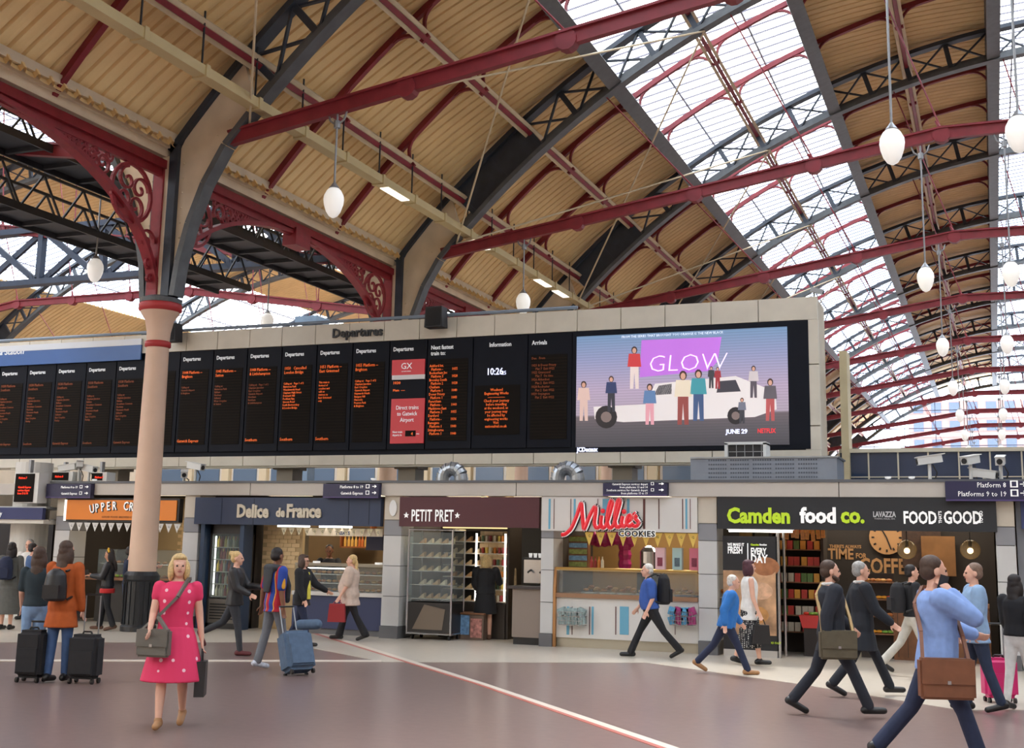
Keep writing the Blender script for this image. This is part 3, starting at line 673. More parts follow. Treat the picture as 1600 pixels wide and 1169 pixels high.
def stext(r,body,size,mt,px,py,dy=-.105,**k):
    x,z=P(px,py); return text(body,size,mt,r,Matrix.Translation(-Vector(r.location))@face(x,YF+dy,z),**k)
SWH=mat('sign_white',(238,238,236),.5,0,0,1,.35); SBK=mat('sign_letter_black',(24,24,26),.5)
# 1 bakery, orange
s=shop_sign('shop_sign',106,285,779,816,mat('frame_black',(28,26,26),.5),'lit orange shop sign with tilted white lettering')
o=pbox('orange_panel',110,782,281,813,mat('sign_orange',(206,116,28),.45,0,.05,1,.18),s,YF,.02,-.125); pbox('light_edge',106.5,781,109,814,mat('edge_white',(255,252,245),.4,0,0,1,.9),s,YF,.03,-.13)
for i,ch in enumerate('UPPER CRUST'):
    t=(i-3)/8; px=147+i*8.6; py=803-10*math.sin(min(1,max(0,(i+.2)/10))*math.pi)*.6-.0*i
    if ch!=' ':
        x,z=P(px,py)
        for dx,dy_,mt_,of in((.02,-.128,SBK,.012),(0,-.136,SWH,.002)):
            text(ch,.27,mt_,s,Matrix.Translation(-Vector(s.location))@face(x+dx,YF+dy_,z-dx*.4)@Matrix.Rotation(R_(14-2.6*i),4,'Z'),off=of,sx=.72)
stext(s,'GOOD FOOD BREWED COFFEE',.06,mat('sign_brown',(120,70,24),.5),165,809.5,-.128,sx=1.2)
# 2 navy
s=shop_sign('shop_sign',308,599,778,821,mat('sign_navy',(40,54,82),.5,0,.05,1),'dark navy shop sign with pale slab lettering')
LT=mat('letter_stone',(206,196,176),.5)
for bo,of,mt_,dy_ in(('Delice',.013,LT,-.115),):
    stext(s,'Delice',.37,LT,374.5,808,-.115,off=.016,ext=.015,sx=.83); stext(s,'de',.25,LT,436,807.5,-.115,off=.012,ext=.015,sx=.86); stext(s,'France',.37,LT,452,808,-.115,off=.016,ext=.015,sx=.83)
for px in(350,400,548,580): pbox('panel_joint',px,779,px+.7,820,mat('joint_navy',(28,38,60),.6),s,YF,.01,-.105)
# 3 maroon
s=shop_sign('shop_sign',627,846,777,824,mat('sign_maroon',(80,34,42),.5,0,.05,1),'maroon shop sign with narrow white capitals and stars')
stext(s,'PETIT PRET',.33,SWH,646,814.5,-.11,off=.004,sx=.53,spacing=1.08)
def star(r,px,py,rad):
    x,z=P(px,py); m=MB(); m.extr([(x+rad*(1 if i%2==0 else .42)*math.sin(i*math.pi/5),z+rad*(1 if i%2==0 else .42)*math.cos(i*math.pi/5)) for i in range(10)],'y',YF-.112,YF-.1); wpar(m.build('star',SWH),r)
star(s,638.5,805.5,.062); star(s,718,806,.062)
# 4 striped cookie sign
s=shop_sign('shop_sign',848,1092,777,831,mat('stripe_white',(214,210,204),.5,0,.04,2),'white striped fascia with big red script lettering for the cookie counter')
SBL=mat('stripe_blue',(104,166,192),.5); SBR=mat('stripe_brown',(92,48,44),.5)
for a,b,mt_ in((860,863,SBL),(868,869,SBR),(894,895,SBR),(899,902,SBL),(936,937,SBR),(944,956,SBL),(982,986,SBL),(1007,1010.5,SBR),(1031,1032.5,SBR),(1068,1069.5,SBR),(1073,1076,SBL),(1080,1081,SBR)):
    pbox('stripe',a,780,b,827,mt_,s,YF,.01,-.106)
SRED=mat('script_red',(214,32,44),.4,0,0,1,.25)
def stroke(pts,rad,mt_,dx,dy):
    m=MB()
    # smooth catmull-rom through pixel points
    q=[pts[0]]+pts+[pts[-1]]; out=[]
    for i in range(1,len(q)-2):
        for t in range(6):
            t/=6; a,b,c,d=q[i-1],q[i],q[i+1],q[i+2]
            out.append(tuple(.5*((2*b[k])+(-a[k]+c[k])*t+(2*a[k]-5*b[k]+4*c[k]-d[k])*t*t+(-a[k]+3*b[k]-3*c[k]+d[k])*t**3) for k in(0,1)))
    out.append(pts[-1]); w=[P(x+dx,y+dy*0+dx*.4) for x,y in out]
    for (x0,z0),(x1,z1) in zip(w,w[1:]): m.tube((x0,YF+dy,z0),(x1,YF+dy,z1),rad,6)
    wpar(m.build('script_stroke',mt_),s)
script=[[(882,836),(888,835),(897,826),(905,808),(911,790),(913,787),(914,800),(916,824),(918,826),(926,806),(934,792),(935,800),(933,818),(937,826),(942,822)],
 [(944,806),(943,818),(946,826),(951,822)],[(951,822),(957,802),(961,786),(958,784),(954,800),(953,816),(957,826),(963,821)],[(963,821),(969,800),(973,784),(970,782),(966,798),(965,816),(969,825),(975,820)],
 [(977,807),(975,817),(978,824),(983,819)],[(983,817),(990,812),(990,806),(985,808),(983,818),(988,823),(994,818)],[(996,804),(994,802)],[(1000,806),(996,810),(1002,817),(998,823),(993,822)]]
for st in script:
    for rad,mt_,dx,dy in((.062,SBK,1.0,-.115),(.052,SWH,.3,-.14),(.04,SRED,0,-.17)): stroke(st,rad,mt_,dx,dy)
for px,py in((946,799),(979,800)):
    x,z=P(px,py); m=MB(); m.ball((x,YF-.17,z),.045,8,6); wpar(m.build('script_dot',SRED),s)
for bo,of,mt_,dy_ in((0,.014,SWH,-.13),(0,.004,SBK,-.15)): stext(s,'COOKIES',.145,mt_,970,838,dy_,off=of,spacing=1.12,ext=.012,sx=1.05)
# 5 charcoal
s=shop_sign('shop_sign',1122,1558,777,829,mat('sign_charcoal',(36,38,42),.5,0,.05,1),'long charcoal shop sign with lime green and white lettering')
LIME=mat('letter_lime',(176,204,40),.5,0,0,1,.3)
stext(s,'Camden',.37,LIME,1138,816.5,-.11,off=.014,sx=.90,ext=.012); stext(s,'food',.37,SWH,1252,816.5,-.11,off=.014,sx=.9,ext=.012); stext(s,'co.',.37,LIME,1315,816.5,-.11,off=.014,sx=.9,ext=.012)
stext(s,'LAVAZZA',.13,mat('letter_grey',(190,190,192),.5,0,0,1,.1),1365,808,-.11,off=.004,sx=.66); stext(s,'TORINO, ITALIA, 1895',.035,MATS['letter_grey'],1367,812,-.11)
stext(s,'FOOD',.29,SWH,1412,818,-.11,off=.008,sx=.66); stext(s,'GOOD',.29,SWH,1475,818,-.11,off=.008,sx=.66)
for tx_,px in(("THAT'S",1472),('TO GO',1536)):
    x,z=P(px,818); text(tx_,.07,SWH,s,Matrix.Translation(-Vector(s.location))@face(x,YF-.11,z)@Matrix.Rotation(R_(90),4,'Z'),off=.002,sx=.9)
# wayfinding signs on the fascia
NV=mat('wayfinding_navy',(40,38,72),.45); PUR=mat('wayfinding_purple',(78,62,112),.5)
def way(a,b,y0,y1,lines,label,right,size):
    x0,x1,z0,z1=rect(a,y0,b,y1); r=empty('wayfinding_sign',((x0+x1)/2,YF-.15,z0),label,'sign'); m=MB(); m.b2(x0,x1,YF-.24,YF-.12,z0,z1); wpar(m.build('sign_box',NV),r)
    m=MB(); m.b2(x0,x1,YF-.245,YF-.24,z0,z0+.025); wpar(m.build('purple_edge',PUR),r)
    n=len(lines); xr=P(right,y0)[0]
    for i,t in enumerate(lines):
        z=z1-(z1-z0)*((i+.72)/(n+.25)); text(t,size,SWH,r,Matrix.Translation(-Vector(r.location))@face(xr-.3,YF-.246,z),align='RIGHT',sx=.9,res=1)
        if n==2 or i%2==0:
            m=MB(); m.b2(xr-.24,xr-.24+size,YF-.247,YF-.243,z,z+size*.95); wpar(m.build('pictogram',SWH),r); m=MB(); m.b2(xr-.24+size*.2,xr-.24+size*.8,YF-.25,YF-.247,z+size*.15,z+size*.8); wpar(m.build('train_icon',NV),r)
            m=MB(); m.bar((xr-.09,YF-.246,z+size*.45),(xr-.0,YF-.246,z+size*.45),.004,.015); m.bar((xr-.04,YF-.246,z+size*.75),(xr,YF-.246,z+size*.45),.004,.015); m.bar((xr-.04,YF-.246,z+size*.15),(xr,YF-.246,z+size*.45),.004,.015); wpar(m.build('arrow',SWH),r)
way(84,153,757,779,['Platforms 8 to 19','Gatwick Express'],'navy wayfinding sign above the pillar beside the orange shop sign',150,.075)
way(514,600,757,779,['Platforms 8 to 19','Gatwick Express'],'navy wayfinding sign over the navy signed shop',597,.085)
way(948,1047,756,776,['Gatwick Express services depart','from platforms 13 and 14','Southern services for Gatwick depart','from platforms 15 to 19'],'navy wayfinding sign of four lines over the striped cookie fascia',1042,.058)
way(1478,1640,753,784,['Platform 8','Platforms 9 to 19'],'wide navy platform sign over the end of the charcoal shop sign',1602,.12)
# ---------------------------------------------------------------- shop lighting
TUBE=mat('tube_light',(255,250,240),.4,0,0,1,4); WARM=mat('warm_tube',(255,226,170),.4,0,0,1,3)
def tube(px0,px1,py,label,Y=YF,mt_=TUBE,dz=.02):
    a=ony(px0,py,Y);b=ony(px1,py,Y); r=empty('strip_light',((a.x+b.x)/2,Y,a.z),label,'light'); L=(b.x-a.x)/2
    m=MB(); m.tube((-L,0,0),(L,0,0),dz,8); m.build('tube',mt_,r); m=MB(); m.b2(-L-.03,L+.03,-.03,.03,.02,.05); m.build('housing',SWH,r)
tube(434,484,822,'lit strip light under the navy sign above the wall tiles',YF+.1); tube(499,550,823,'lit strip light under the navy sign above the pastry counter',YF+.1); tube(1139,1238,829.5,'lit strip light under the charcoal sign above the poster',YF-.05)
def area(x,y,z,sx,sy,e,col=(1,.86,.66)):
    r=empty('ceiling_light',(x,y,z),'flat glowing ceiling light inside a shop','light','shop ceiling lights')
    m=MB(); m.b2(-sx/2,sx/2,-sy/2,sy/2,0,.03); m.build('diffuser',mat('shop_diffuser',(255,236,200),.4,0,0,1,2.0),r)
    l=bpy.data.lights.new('shop_light','AREA'); l.shape='RECTANGLE'; l.size=sx; l.size_y=sy; l.energy=e; l.color=col; lo=bpy.data.objects.new('shop_light',l); COL.objects.link(lo); lo.parent=r; lo.location=(0,0,-.02)
for px,e in((195,26),(380,26),(530,28),(680,40),(790,14),(960,24),(1050,20),(1250,18),(1370,15),(1500,18)):
    area(P(px,900)[0],YF+1.5,2.88,1.1,.5,e)
# ---------------------------------------------------------------- generic goods
def meshof(f): return f.mesh('g')
BOT=MB().lathe([(.03,0),(.032,.01),(.032,.14),(.012,.19),(.012,.23)],n=8).mesh('bottle')
SAND=MB().extr([(0,0),(.13,0),(.13,.1)],'y',0,.1).mesh('sandwich_pack'); BUN=MB().ball((0,0,.03),.05,8,5,(1.2,1,.6)).mesh('bun')
CAN=MB().lathe([(.03,0),(.032,.01),(.032,.11),(.028,.12)],n=8).mesh('can'); BOXM=MB().b2(-.05,.05,-.05,.05,0,.16).mesh('carton')
def recolor(me,cols):
    out=[]
    for i,c in enumerate(cols):
        k=me.copy(); k.materials.clear(); k.materials.append(mat('goods_%d_%d_%d'%c,c,.5,0,.1,20)); out.append(k)
    return out
def row(name,meshes,x0,x1,y,z,n,label,cat,grp,jit=.01):
    for i in range(n):
        o=link(name,random.choice(meshes),None,None,(x0+(x1-x0)*(i+.5)/n+random.uniform(-jit,jit),y+random.uniform(-.02,.02),z)); tag(o,label,cat,grp)
DRK=[(140,40,36),(200,120,40),(70,90,60),(206,196,170),(60,50,90),(180,60,60),(230,200,90)]
BOTS=recolor(BOT,DRK); CANS=recolor(CAN,DRK); SANDS=recolor(SAND,[(226,196,150),(232,214,180),(206,160,110)]); BUNS=recolor(BUN,[(206,140,70),(190,116,56),(222,170,100)]); BXS=recolor(BOXM,[(226,150,170),(150,190,190),(214,200,190),(190,60,80)])
WOOD=mat('wood_brown',(130,86,54),.5,0,.25,6); DKW=mat('dark_interior',(54,46,42),.8,0,.2,2); TILEB=mat('cream_brick',(226,196,150),.6); CHR=mat('chrome',(190,190,192),.2,.9)
GL=glassmat('case_glass',(238,243,243),.93,.05); GLD=glassmat('fridge_glass',(225,232,232),.9,.08)
BTILE=MB().b2(-.1,.1,-.012,0,-.04,.04).mesh('tile')
def tile_wall(parent,x0,x1,y,z0,z1,mt_,lim=150):
    n=0; r=0; z=z0+.04
    while z<z1-.02:
        x=x0+.1+(.1 if r%2 else 0)
        while x<x1-.09:
            o=link('tile',BTILE,mt_); o.location=(x,y,z); wpar(o,parent); n+=1; x+=.208
        z+=.088; r+=1
# ---- bakery with orange sign
r=empty('bakery_counter',(P(180,960)[0],YF+.6,0),'dark bakery counter with glass case of rolls under the orange sign','counter')
x0,x1=P(118,950)[0],P(280,950)[0]
m=MB(); m.b2(x0+.1,x1-.1,YF+.5,YF+1.1,0,.95); wpar(m.build('front',mat('counter_black',(46,42,38),.5)),r); m=MB(); m.b2(x0+.05,x1-.05,YF+.45,YF+1.2,.95,1.0); wpar(m.build('top',WOOD),r)
m=MB(); m.b2(x0+.1,x0+.12,YF+.5,YF+1.1,1.0,1.6); m.b2(x0+.1,x1-.1,YF+.5,YF+.515,1.0,1.6); m.b2(x0+.1,x1-.1,YF+.5,YF+1.1,1.6,1.615); wpar(m.build('glass_case',GL),r)
m=MB(); m.b2(x0+.12,x1-.12,YF+.55,YF+1.05,1.28,1.3); wpar(m.build('shelf',CHR),r)
row('filled_roll',BUNS,x0+.2,x1-.2,YF+.7,1.0,14,'filled crusty roll in the bakery glass case','food','rolls in the bakery case'); row('filled_roll',BUNS,x0+.2,x1-.2,YF+.75,1.3,13,'filled crusty roll in the bakery glass case','food','rolls in the bakery case')
GREENS=recolor(BUN,[(120,150,50),(200,190,60),(90,130,50)]); row('salad_pack',GREENS,x0,x0+1.3,YF+.38,1.0,9,'green and yellow salad pack on the bakery counter ledge','food','salad packs on the ledge')
m=MB(); m.b2(x0-.1,x0+1.4,YF+.25,YF+.5,.93,.99); wpar(m.build('ledge',WOOD),r)
bw=empty('wall_bakery_back',(P(195,900)[0],YF+3.0,0),kind='structure'); m=MB(); m.b2(-1.6,1.6,0,.1,0,2.9); m.build('plaster',mat('bakery_plaster',(190,164,124),.7),bw); tile_wall(bw,bw.location.x-.9,bw.location.x+1.0,YF+2.99,1.2,2.4,TILEB)
def bunting(a,b,py,n,label,mt_,Y,letter,h=.22):
    xa,z=P(a,py,Y); xb,_=P(b,py,Y); r=empty('bunting',((xa+xb)/2,Y,z),label,'bunting'); L=xb-xa
    m=MB(); m.tube((-L/2,0,0),(L/2,0,0),.006,4); m.build('cord',SBK,r); w=L/n*.42
    for i in range(n):
        x=-L/2+L*(i+.5)/n; m=MB(); m.extr([(x-w,0),(x+w,0),(x,-h)],'y',-.003,.003); f=m.build('flag',mt_,r)
        text('G',.07,SBK,f,face(x-.025,-.004,-.1),ext=.001,res=1)
bunting(106,284,816,14,'white letter bunting strung under the orange sign',mat('bunting_white',(220,218,214),.7),YF-.06,'G',.2)
# ---- navy shop
fr=empty('drinks_fridge',(P(345,900)[0],YF+.3,0),'upright drinks fridge of bottles framed in blue beside the tiled wall','fridge')
x0,x1=P(319,900)[0],P(372,900)[0]; w=(x1-x0)/2
m=MB(); m.b2(-w,w,.25,.7,0,2.3); m.b2(-w,-w+.06,-.15,.3,0,2.3); m.b2(w-.06,w,-.15,.3,0,2.3); m.b2(-w,w,-.15,.3,2.0,2.3); m.b2(-w,w,-.15,.3,0,.12); m.build('cabinet',mat('fridge_dark',(52,50,50),.4),fr)
m=MB(); m.b2(-w+.06,w-.06,-.16,.2,.12,.62); m.build('grille',mat('fridge_grille',(110,104,96),.5),fr)
for i in range(6): m=MB(); m.b2(-w+.1,w-.1,-.17,-.158,.2+.06*i,.225+.06*i); m.build('grille_slat',SBK,fr)
for i in range(5):
    z=.68+.26*i; m=MB(); m.b2(-w+.07,w-.07,-.1,.26,z-.02,z); m.build('shelf',mat('shelf_white',(216,206,190),.5),fr)
    row('drink_bottle',BOTS if i%2 else BOTS[::-1],fr.location.x-w+.1,fr.location.x+w-.1,YF+.3,z,9,'small drink bottle on a shelf of the upright fridge','bottle','bottles in the drinks fridge'); row('drink_bottle',BOTS,fr.location.x-w+.12,fr.location.x+w-.08,YF+.42,z,8,'small drink bottle on a shelf of the upright fridge','bottle','bottles in the drinks fridge')
m=MB(); m.tube((-w+.1,-.08,.7),(-w+.1,-.08,1.95),.018,8); m.build('light_tube',TUBE,fr); m=MB(); m.b2(-w+.07,w-.07,-.165,-.155,.64,2.0); m.build('glass_door',GLD,fr)
BLF=mat('shop_blue_frame',(42,62,88),.5); m=MB(); m.b2(x0-.12,x0-.02,YF-.05,YF+.3,0,2.42); m.b2(x1+.02,x1+.12,YF-.05,YF+.3,0,2.42); m.b2(x0-.12,x1+.12,YF-.05,YF+.3,2.34,2.44); tag(m.build('fridge_surround',BLF),'blue painted timber surround about the drinks fridge','frame')
xa,xb=P(375,900)[0],P(598,900)[0]
tw=empty('wall_tiled',(xa,YF+.8,0),kind='structure'); m=MB(); m.b2(0,1.0,0,.1,0,2.7); m.build('plaster',MATS['bakery_plaster'],tw); tile_wall(tw,xa+.02,xa+.95,YF+.79,1.3,2.55,TILEB)
r=empty('pastry_counter',(P(535,960)[0],YF+.2,0),'navy fronted pastry counter with a glass display case','counter'); x0,x1=P(452,960)[0],P(597,960)[0]
m=MB(); m.b2(x0,x1,YF+.1,YF+.85,.12,.78); wpar(m.build('front',mat('counter_navy',(38,48,84),.5)),r); m=MB(); m.b2(x0,x1,YF+.14,YF+.85,0,.12); wpar(m.build('kick_plate',SKIRT),r)
m=MB(); m.b2(x0,x1,YF+.05,YF+.9,.78,.86); wpar(m.build('ledge',mat('ledge_steel',(180,182,184),.3,.6)),r)
for z in(1.02,1.2): m=MB(); m.b2(x0+.03,x1-.03,YF+.22,YF+.8,z,z+.015); wpar(m.build('shelf',CHR),r)
m=MB(); m.b2(x0,x1,YF+.15,YF+.165,.86,1.36); m.b2(x0,x1,YF+.15,YF+.85,1.36,1.375); wpar(m.build('glass_case',GL),r); m=MB(); m.b2(x0,x1,YF+.13,YF+.9,1.375,1.43); wpar(m.build('case_top',mat('case_top_grey',(140,130,112),.4)),r)
for z in(.87,1.04,1.22): row('pastry',BUNS,x0+.1,x1-.1,YF+.4,z,15,'golden pastry in the glass case of the navy counter','food','pastries in the navy counter'); 
for px in(482,580): 
    x=P(px,900)[0]; m=MB(); m.tube((x,YF+.3,1.43),(x,YF+.3,1.47),.08,12); tag(m.build('counter_lamp_disc',SWH),'round pale plate on top of the pastry case','plate','plates on the pastry case')
m=MB(); m.tube((x0+.3,YF+.16,1.33),(x0+1.3,YF+.16,1.33),.012,6); wpar(m.build('case_light',TUBE),r)
bk=empty('wall_navy_shop_back',(P(500,900)[0],YF+2.8,0),kind='structure'); m=MB(); m.b2(-2.0,1.6,0,.1,0,2.9); m.build('plaster',mat('buff_panel',(112,90,62),.7,0,.1,2),bk)
sh=empty('bottle_shelf',(P(555,850,YF+2.4)[0],YF+2.5,1.75),'wooden wall shelf of bottles behind the pastry counter','shelf'); m=MB(); m.b2(-.4,.4,-.1,.15,0,.03); m.b2(-.4,.4,-.1,.15,.5,.53); m.b2(-.4,-.37,-.1,.15,0,.53); m.b2(.37,.4,-.1,.15,0,.53); m.build('frame',mat('shelf_orange_wood',(150,84,44),.5),sh)
row('syrup_bottle',[recolor(BOT,[(230,180,90)])[0],recolor(BOT,[(200,110,50)])[0]],sh.location.x-.35,sh.location.x+.35,YF+2.5,1.78,8,'tall syrup bottle on the wooden wall shelf','bottle','bottles on the wooden wall shelf')
pbox('menu_board',572,836,598,860,mat('menu_navy',(44,50,84),.5),None,YF+1.0,.04); tag(bpy.data.objects['menu_board'],'small navy menu board hanging at the end of the pastry counter','menu board')
bunting(438,597,824,13,'cream letter bunting strung over the pastry counter',mat('bunting_cream',(226,214,180),.7),YF+.05,'G',.16)
tp=empty('treats_banner',(P(530,828)[0],YF+.2,P(530,833)[1]),'white banner reading treats above the pastry counter','banner'); m=MB(); m.b2(-.9,.9,0,.02,-.06,.1); m.build('cloth',mat('banner_white',(226,214,196),.6),tp); text('TREATS',.1,mat('banner_blue',(70,90,130),.5),tp,face(-.2,-.004,-.03),off=.002)
# ---- maroon shop
x0,x1=P(630,900)[0],P(700,900)[0]
g=empty('glass_cabinet',(P(668,960)[0],YF+.35,0),'tall chrome framed glass display cabinet of sandwiches on castors','display cabinet'); w=.48
m=MB()
for sx_ in(-w,w):
    for sy in(-.3,.3): m.tube((sx_,sy,.1),(sx_,sy,2.15),.02,6)
for z in(.12,2.15):
    for sy in(-.3,.3): m.tube((-w,sy,z),(w,sy,z),.02,6)
    for sx_ in(-w,w): m.tube((sx_,-.3,z),(sx_,.3,z),.02,6)
m.build('frame',CHR,g); m=MB(); m.b2(-w,w,-.305,-.3,.75,2.1); m.b2(-w-.003,-w,-.3,.3,.75,2.1); m.b2(w,w+.003,-.3,.3,.75,2.1); m.build('glass',GL,g)
m=MB(); m.b2(-w,w,-.3,.3,.14,.72); m.build('base_panel',mat('cabinet_black',(40,38,38),.35),g); m=MB(); m.extr([(-.35,.2),(.3,.2),(.36,.6),(-.1,.68)],'y',-.31,-.302); m.build('painted_reflection',mat('reflection_beige',(120,110,100),.3,.6),g)  # last shape: flat beige patch painted in for cream reflections on the cabinet
for sx_ in(-.4,.4): m=MB(); m.tube((sx_,-.2,.05),(sx_+.03,-.2,.05),.05,10); m.tube((sx_,.2,.05),(sx_+.03,.2,.05),.05,10); m.build('castor',SBK,g)
for i in range(5):
    z=.8+.27*i; m=MB(); m.b2(-w+.02,w-.02,-.28,.28,z-.015,z); m.build('shelf',CHR,g); row('sandwich_pack',SANDS,g.location.x-w+.05,g.location.x+w-.12,YF+.25,z,5,'wedge sandwich pack on a shelf of the glass cabinet','sandwich','sandwiches in the glass cabinet')
f2=empty('open_chiller',(P(735,930,YF+.9)[0],YF+1.3,0),'tall open chiller of sandwiches and drinks with upright light tubes','chiller'); w=.72
m=MB(); m.b2(-w,w,.35,.45,0,2.35); m.b2(-w-.05,-w,-.25,.45,0,2.35); m.b2(w,w+.05,-.25,.45,0,2.35); m.b2(-w,w,-.25,.45,2.15,2.35); m.b2(-w,w,-.3,.45,0,.7); m.build('cabinet',mat('chiller_dark',(62,54,48),.5),f2)
for i in range(6):
    z=.74+.24*i; m=MB(); m.b2(-w,w,-.2,.35,z-.02,z); m.build('shelf',MATS['shelf_white'],f2)
    row('sandwich_pack',SANDS,f2.location.x-w+.02,f2.location.x,f2.location.y-.12,z,4,'wedge sandwich pack on a shelf of the open chiller','sandwich','sandwiches in the open chiller'); row('drink_can',CANS,f2.location.x+.08,f2.location.x+w-.02,f2.location.y-.1,z,7,'small drink can on a shelf of the open chiller','can','cans in the open chiller')
for x in(.04,w-.04): m=MB(); m.tube((x,-.24,.75),(x,-.24,2.1),.02,8); m.build('light_tube',TUBE,f2)
m=MB(); m.b2(-w,w,-.27,-.24,2.2,2.33); m.build('lit_header',mat('lit_header',(255,226,160),.4,0,0,1,1.2),f2)
nt_=empty('newspaper_stand',(P(716,970)[0],YF+.75,0),'low stand of newspapers and drinks in front of the chiller','stand'); m=MB(); m.b2(-.35,.3,-.2,.3,0,.5); m.build('box',mat('stand_taupe',(110,92,80),.6),nt_); m=MB(); m.b2(-.32,.0,-.215,-.2,.1,.48); m.build('blue_paper',mat('paper_blue',(110,150,190),.7,0,.5,14),nt_); m=MB(); m.b2(.03,.27,-.215,-.2,.05,.42); m.build('magazine_rack',mat('paper_mixed',(190,130,120),.7,0,.6,16),nt_); m=MB(); m.b2(-.38,.33,-.24,.34,.5,.53); m.build('top',WOOD,nt_)
tw=empty('wall_tiled_column',(P(770,900,YF+1.3)[0],YF+1.3,0),kind='structure'); m=MB(); m.b2(-.3,.3,0,.35,0,2.9); m.build('plaster',MATS['bakery_plaster'],tw); tile_wall(tw,tw.location.x-.3,tw.location.x+.32,YF+1.29,.05,2.85,TILEB)
mb=empty('wall_maroon_shop_back',(P(750,900)[0],YF+3.2,0),kind='structure'); m=MB(); m.b2(-2.6,2.0,0,.1,0,2.9); m.build('plaster',mat('black_wall',(34,32,34),.7),mb)
ct=empty('till_counter',(P(826,960)[0],YF+.35,0),'grey brown till counter with dark worktop beside the slim white pillar','counter'); m=MB(); m.b2(-.36,.3,-.3,.5,.14,1.05); m.build('front',mat('counter_taupe',(134,120,110),.5),ct); m=MB(); m.b2(-.34,.3,-.27,.5,0,.14); m.build('kick_plate',SBK,ct); m=MB(); m.b2(-.46,.34,-.36,.55,1.05,1.1); m.build('worktop',mat('worktop_dark',(58,50,50),.4),ct)
cm=empty('coffee_machine',(P(828,900)[0],YF+.55,1.1),'chrome coffee machine with cups on top on the till counter','coffee machine'); m=MB(); m.b2(-.3,.25,-.1,.3,.05,.5); m.build('body',CHR,cm); m=MB(); m.b2(-.32,.27,-.14,.32,.5,.54); m.build('cup_tray',SBK,cm)
for i in range(5): m=MB(); m.lathe([(.03,0),(.04,.08),(.041,.085)],(-.22+.1*i,.05,.54),8); m.build('cup',SWH,cm)
for x in(-.15,.1): m=MB(); m.tube((x,-.12,.3),(x,-.26,.26),.02,6); m.build('portafilter',SBK,cm)
# ---- striped cookie counter
x0,x1=P(869,960)[0],P(1091,960)[0]; r=empty('cookie_counter',((x0+x1)/2,YF+.1,0),'striped cookie counter with brass rail and glass display of cookies','counter')
m=MB(); m.b2(x0,x1,YF+.02,YF+.8,.18,.92); wpar(m.build('front',MATS['stripe_white']),r); m=MB(); m.b2(x0,x1,YF+.06,YF+.8,0,.18); wpar(m.build('kick_plate',mat('kick_steel',(176,168,150),.35,.4)),r)
for a,b,mt_ in((885,889,SBL),(893,894,SBR),(920,921.5,SBR),(924,927,SBL),(961,962.5,SBR),(968,982,SBL),(1054,1055,SBR)): pbox('stripe',a,948,b,992,mt_,r,YF,.01,.012)
m=MB(); m.b2(x0-.03,x1,YF-.03,YF+.85,.92,1.0); wpar(m.build('counter_top',mat('counter_rail',(150,112,84),.4)),r); m=MB(); m.tube((x0,YF-.02,1.46),(x1,YF-.02,1.46),.025,8); wpar(m.build('brass_rail',mat('brass',(200,160,90),.3,.7)),r)
m=MB(); m.b2(x0,x1,YF-.03,YF+.6,1.42,1.445); wpar(m.build('glass_shelf',mat('shelf_brass',(176,150,110),.3,.4)),r); m=MB(); m.b2(x0+.05,x1,YF+.0,YF+.012,1.0,1.42); wpar(m.build('glass_front',GL),r)
m=MB(); m.extr([(YF-.05,0),(YF+.02,0),(YF+.02,1.48),(YF-.05,1.1)],'x',x0-.05,x0); wpar(m.build('wood_end',mat('end_oak',(176,124,72),.5)),r)
for i in range(8):
    xx=x0+.45+.36*i; m=MB(); m.b2(xx,xx+.3,YF+.15,YF+.5,1.0,1.03); wpar(m.build('tray',CHR),r)
    for j in range(5): tag(link('cookie',random.choice(BUNS),None,None,(xx+.06+.055*j,YF+.25+.1*(j%2),1.04+.03*(j%3))),'round golden cookie in the striped counter display','cookie','cookies in the striped counter')
for i,c in enumerate([(226,190,200),(170,200,200),(214,120,140)]):
    xx=P(1027+27*i,880)[0]; bx_=empty('gift_box',(xx,YF+.25,1.46),['tall pale pink gift box on the brass shelf','tall mint gift box on the brass shelf','tall rose printed gift box on the brass shelf'][i],'box'); m=MB(); m.b2(-.09,.09,-.06,.06,0,.42); m.build('carton',mat('giftbox%d'%i,c,.6),bx_); m=MB(); m.b2(-.05,.05,-.063,-.06,.08,.24); m.build('print',mat('giftprint%d'%i,(140,60,80) if i!=1 else (90,110,120),.6,0,.4,30),bx_)
PK=mat('pink_bag',(190,50,120),.3,0,.3,12)
for i in range(14):
    x=P(895+i%7*10,860)[0]; tag(link('pink_bag',MB().ball((0,0,0),.14,8,6,(1,.8,1.1)).mesh('pink_bag'),PK,None,(x,YF+1.2+.25*(i//7),2.05+.22*(i//7)+random.uniform(-.05,.05))),'glossy magenta balloon like bag hung inside the cookie shop','bag','pink bags inside the cookie shop')
x,z=P(948,880); 
for i in range(5): tag(link('pink_bag',bpy.data.meshes['pink_bag'],PK,None,(x,YF+1.2,1.55+.18*i)),'glossy magenta balloon like bag hung inside the cookie shop','bag','pink bags inside the cookie shop')
cm2=empty('coffee_grinder',(P(992,890)[0],YF+1.0,1.4),'large steel coffee urn behind the cookie display','coffee urn'); m=MB(); m.lathe([(.16,0),(.18,.05),(.18,.4),(.12,.48),(.05,.52)],n=16); m.build('body',CHR,cm2); m=MB(); m.b2(-.2,.2,-.15,.15,-.4,0); m.build('base',SBK,cm2); m=MB(); m.tube((-.06,-.2,.15),(-.06,-.16,.15),.03,8); m.build('tap',SBK,cm2)
row('sauce_bottle',BOTS,P(910,890)[0],P(935,890)[0],YF+.4,1.46,4,'small sauce bottle on the brass shelf of the cookie counter','bottle','sauce bottles on the brass shelf')
